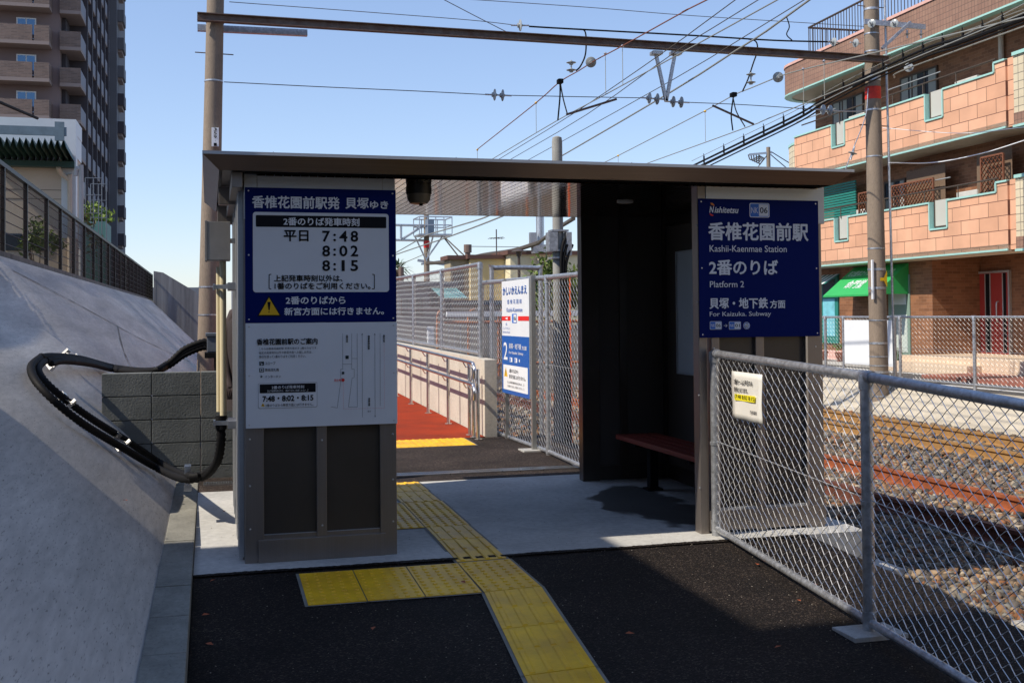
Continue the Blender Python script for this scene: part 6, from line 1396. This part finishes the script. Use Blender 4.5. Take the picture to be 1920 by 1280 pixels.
# vent stack and roof cage right of it
m_ = MB(); q = at(152, 330, 1, WY-1); m_.tube(bez([(q.x, WY-1, 1.9), (q.x, WY-1, at(152, 330, 1, WY-1).z), (q.x-.02, WY-1, at(150, 318, 1, WY-1).z), (q.x-.10, WY-1, at(147, 317, 1, WY-1).z), (q.x-.12, WY-1, at(146, 330, 1, WY-1).z)], 6), .055, 12); single(m_, 'vent_pipe', mat('grey_white_pipe', (.4, .4, .4), .5), 'pale hooked vent pipe beside the white building', 'pipe', smooth=True)
m_ = MB(); x0, x1 = at(160, 400, 1, 34).x, at(191, 400, 1, 34).x
for yq in (34, 35.5):
    for x in (x0, (x0+x1)/2, x1): m_.tube([(x, yq, 1.9), (x, yq, at(175, 334, 1, 34).z)], .013, 6)
    for y_ in (334, 366, 400): z = at(175, y_, 1, 34).z; m_.tube([(x0, yq, z), (x1, yq, z)], .013, 6)
single(m_, 'pipe_scaffold', M_greyb, 'thin galvanised pipe frame between the white building and the tower', 'frame')
m_ = MB(); q = at(175, 415, 1, 36); m_.box(q.x-1.2, q.x+.35, 36, 38, 1.9, q.z); single(m_, 'shed', mat('shed_teal', (.10, .24, .22), .7), 'small low shed with teal roof behind the shrubs', 'shed')
def bush(name, label, px_, py_, Y, rad, n, s, m, seed):
    c = at(px_, py_, 1, Y); t = T(name, label, 'shrub', (c.x, Y, 1.9)); m_ = MB(); rg = random.Random(seed)
    for k in range(7): a = rg.uniform(0, 6.28); m_.tube([(c.x, Y, 1.85), (c.x+math.cos(a)*rad[0]*.6, Y+math.sin(a)*rad[1]*.6, c.z+rad[2]*.4)], [.02, .006], 5)
    m_.obj('stem', M_bark, t); leaves(n, c, rad, s, seed).obj('leaves', m, t, recalc=False)
bush('shrub', 'yellow green shrub rising over the brown mesh fence', 158, 405, 37.5, (.75, .8, .42), 900, .09, mat('leaf_yellow_green', (.22, .30, .03), .55, 0, c2=(.10, .16, .02), scale=5), 1)
bush('shrub', 'brownish shrub behind the middle of the mesh fence', 128, 440, 34.0, (.85, 1, 1.0), 1700, .08, M_leaf2, 2)
bush('shrub', 'small green shrub before the dark window', 72, 448, 28.3, (.5, .4, .5), 600, .07, M_leaf, 3)
# tower
TY = 96.; tx0, tx1 = at(-60, 200, 1, TY).x, at(98, 200, 1, TY).x; FLH = 67*92/2090.
TW = T('apartment_tower', 'tall grey brown apartment tower with stacked balconies at the left', 'tower', (at(120, 300, 1, TY).x, TY, 0))
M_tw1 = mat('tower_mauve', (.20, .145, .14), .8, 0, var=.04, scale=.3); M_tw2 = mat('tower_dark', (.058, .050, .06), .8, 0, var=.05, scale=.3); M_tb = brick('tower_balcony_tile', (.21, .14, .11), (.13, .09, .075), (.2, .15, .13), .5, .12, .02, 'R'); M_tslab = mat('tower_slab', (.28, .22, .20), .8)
M_tgrey = mat('tower_grey', (.13, .13, .145), .8, 0, var=.05, scale=.3); M_tsill = mat('tower_parapet_grey', (.20, .20, .235), .7)
xc = at(152, 200, 1, TY).x; xw = at(112, 200, 1, TY).x; TH = 62; zref = at(60, 145, 1, TY-2).z       # underside of a balcony
TYr = at(205, 200, 0, xc).y
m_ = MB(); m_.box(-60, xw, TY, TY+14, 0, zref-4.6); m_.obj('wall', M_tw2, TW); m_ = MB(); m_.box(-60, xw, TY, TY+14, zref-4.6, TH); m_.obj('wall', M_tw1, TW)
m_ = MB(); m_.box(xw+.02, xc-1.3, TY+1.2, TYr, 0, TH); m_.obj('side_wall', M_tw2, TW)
z = zref-FLH*9; i = 0
while z < TH-3:
    zb = z; near = z > zref-FLH*3.2
    if near:
        m_ = MB(); m_.box(tx0, tx1, TY-1.8, TY-.01, zb-.28, zb); m_.obj('balcony_slab', M_tslab, TW)
        m_ = MB(); mm = M_tb; m_.box(tx0, tx1-1.25, TY-1.8, TY-1.66, zb+.001, zb+1.25); m_.box(tx1-1.12, tx1, TY-1.8, TY-1.66, zb+.001, zb+1.25); m_.box(tx1-.14, tx1, TY-1.66, TY-.02, zb+.001, zb+1.25); m_.obj('balcony', mm, TW)
        xa, xb = at(31, 45, 1, TY).x, at(68, 45, 1, TY).x; m_ = MB(); m_.box(xa, xb, TY-.08, TY-.005, zb+.5, zb+2.2); w_ = m_.obj('window', M_lett, TW); m_ = MB(); m_.box(xa+.1, (xa+xb)/2-.05, TY-.11, TY-.081, zb+.6, zb+2.1); m_.box((xa+xb)/2+.05, xb-.1, TY-.11, TY-.081, zb+.6, zb+2.1); o = m_.obj('pane', M_glassb, None); o.parent = w_; o.location = tuple(-Vector(TW.location))
        m_ = MB(); m_.box(xw+.03, xc, TY-.3, TY+1.1, zb-.28, zb); m_.obj('balcony_slab', M_tslab, TW)
        m_ = MB(); m_.box(xw+.03, xc, TY-.3, TY-.16, zb+.001, zb+1.25); m_.obj('balcony', M_tb, TW)
    # long side balcony
    m_ = MB(); m_.box(xc-.14, xc, TY-.1, TYr, zb+.001, zb+1.15); m_.obj('side_balcony', M_tsill, TW)
    m_ = MB(); m_.box(xc-1.3, xc-.001, TY-.1, TYr, zb-.22, zb); m_.obj('side_slab', M_tslab, TW)
    z += FLH
for k in range(1, 7):
    y = TY+(TYr-TY)*k/6.5; m_ = MB(); m_.box(xc-1.3, xc+.12, y-.25, y+.25, 0, TH); m_.obj('pier', M_tw2, TW)
# far wing
xf0, xf1, xf2 = at(204, 200, 1, TYr).x, at(219, 200, 1, TYr).x, at(231, 200, 1, TYr).x
m_ = MB(); m_.box(xf0, xf1, TYr, TYr+12, 0, TH); m_.obj('wing_wall', M_tgrey, TW)
zf3 = at(225, 300, 1, TYr).z; fl = FLH; z = zf3-fl*9
while z < TH-2:
    m_ = MB(); m_.box(xf1+.01, xf2, TYr+1, TYr+4, z, z+1.25); m_.obj('wing_balcony', M_tgrey if z > zf3+fl*2.5 else M_tw2, TW)
    m_ = MB(); m_.box(xf1+.01, xf2-.2, TYr+1.2, TYr+4, z-.25, z-.001); m_.obj('wing_slab', M_tslab, TW); z += fl
m_ = MB(); m_.box(xf1+.01, xf2-.7, TYr+2.2, TYr+4.5, 0, TH); m_.obj('wing_core', M_tgrey, TW)
# distant low skyline strip behind the pole
m_ = MB()
for k in range(14):
    x = -25+k*9+random.uniform(-2, 2); h = random.uniform(3, 6); m_.box(x, x+random.uniform(5, 8), 150, 156, 0, h)
tag(m_.obj('distant_town', mat('far_town', (.22, .24, .28), .9)), 'blue grey row of low town buildings on the horizon', 'town', kind='stuff')
# unseen houses added on the embankment to cast shade on path and shelter
t = T('house', 'plain grey house added out of view behind the viewer to shade the path', 'house', (-6, 0, 1.9))
m_ = MB(); m_.box(-12, -3.0, -12, 3.25, 1.9, 9.2); m_.obj('wall', M_tgrey, t); m_ = MB(); m_.box(-12.2, -2.95, -12.2, 3.3, 9.2, 9.4); m_.obj('roof', M_brf, t)
t = T('house', 'lower grey annex added out of view to shade the path and shelter front', 'house', (-6, 4.4, 1.9))
m_ = MB(); m_.box(-9, -3.05, 3.3, 6.15, 1.9, 5.72); m_.obj('wall', M_tgrey, t); m_ = MB(); m_.box(-9.1, -3.0, 3.31, 6.2, 5.72, 5.86); m_.obj('roof', M_brf, t)
for lab, q in (('brown two storey house added out of view behind the viewer to block sky light', (-2.5, 6, -24, -15, 7.8)), ('tall pale house added out of view near the tracks to block sky light', (7, 14, -26, -16, 9.2)), ('long grey house added out of view right of the viewer to block sky light', (16, 26, -16, 3.5, 8.6))):  # added out of view to cut sky light reaching the shelter front
    t = T('house', lab, 'house', (q[0], q[2], 0)); m_ = MB(); m_.box(q[0], q[1], q[2], q[3], -.4, q[4]); m_.obj('wall', M_tw, t); m_ = MB(); m_.box(q[0]-.2, q[1]+.2, q[2]-.2, q[3]+.2, q[4], q[4]+.25); m_.obj('roof', M_brf, t)
    m_ = MB(); x = q[0]+1
    while x < q[1]-1.2:
        for z in (1.2, 4.0): m_.box(x, x+1, q[3], q[3]+.03, z, z+1.2)
        x += 2.2
    m_.obj('window', M_glass, t)
# fallen leaves and specks
lf = bpy.data.materials.new('dummy'); bpy.data.materials.remove(lf)
for k, (x, y) in enumerate(((1525, 1098), (1497, 1128), (1460, 1215), (868, 1093), (385, 1155), (235, 940), (400, 1090), (392, 1210), (1420, 1060), (1580, 1130), (700, 1180), (1180, 1190), (420, 960))):
    p = atp(x, y, (0, -.04, 1), -.04*6.46-.0) if x > 380 else sl_pt(x, y, .01)
    m_ = MB(); m_.add([(-.02, 0, .002), (0, -.012, .006), (.025, 0, .004), (0, .013, .008)], [(0, 1, 2, 3)]); o = m_.obj('fallen_leaf', mat('dry_leaf', (.38, .09, .03), .7)); o.location = p+Vector((0, 0, .006)); o.rotation_euler = (.1, .1, k*1.7)
    tag(o, 'tiny dry reddish leaf lying on the ground', 'leaf', 'fallen leaves')
for o in bpy.data.objects:
    if '_o' in o: del o['_o']
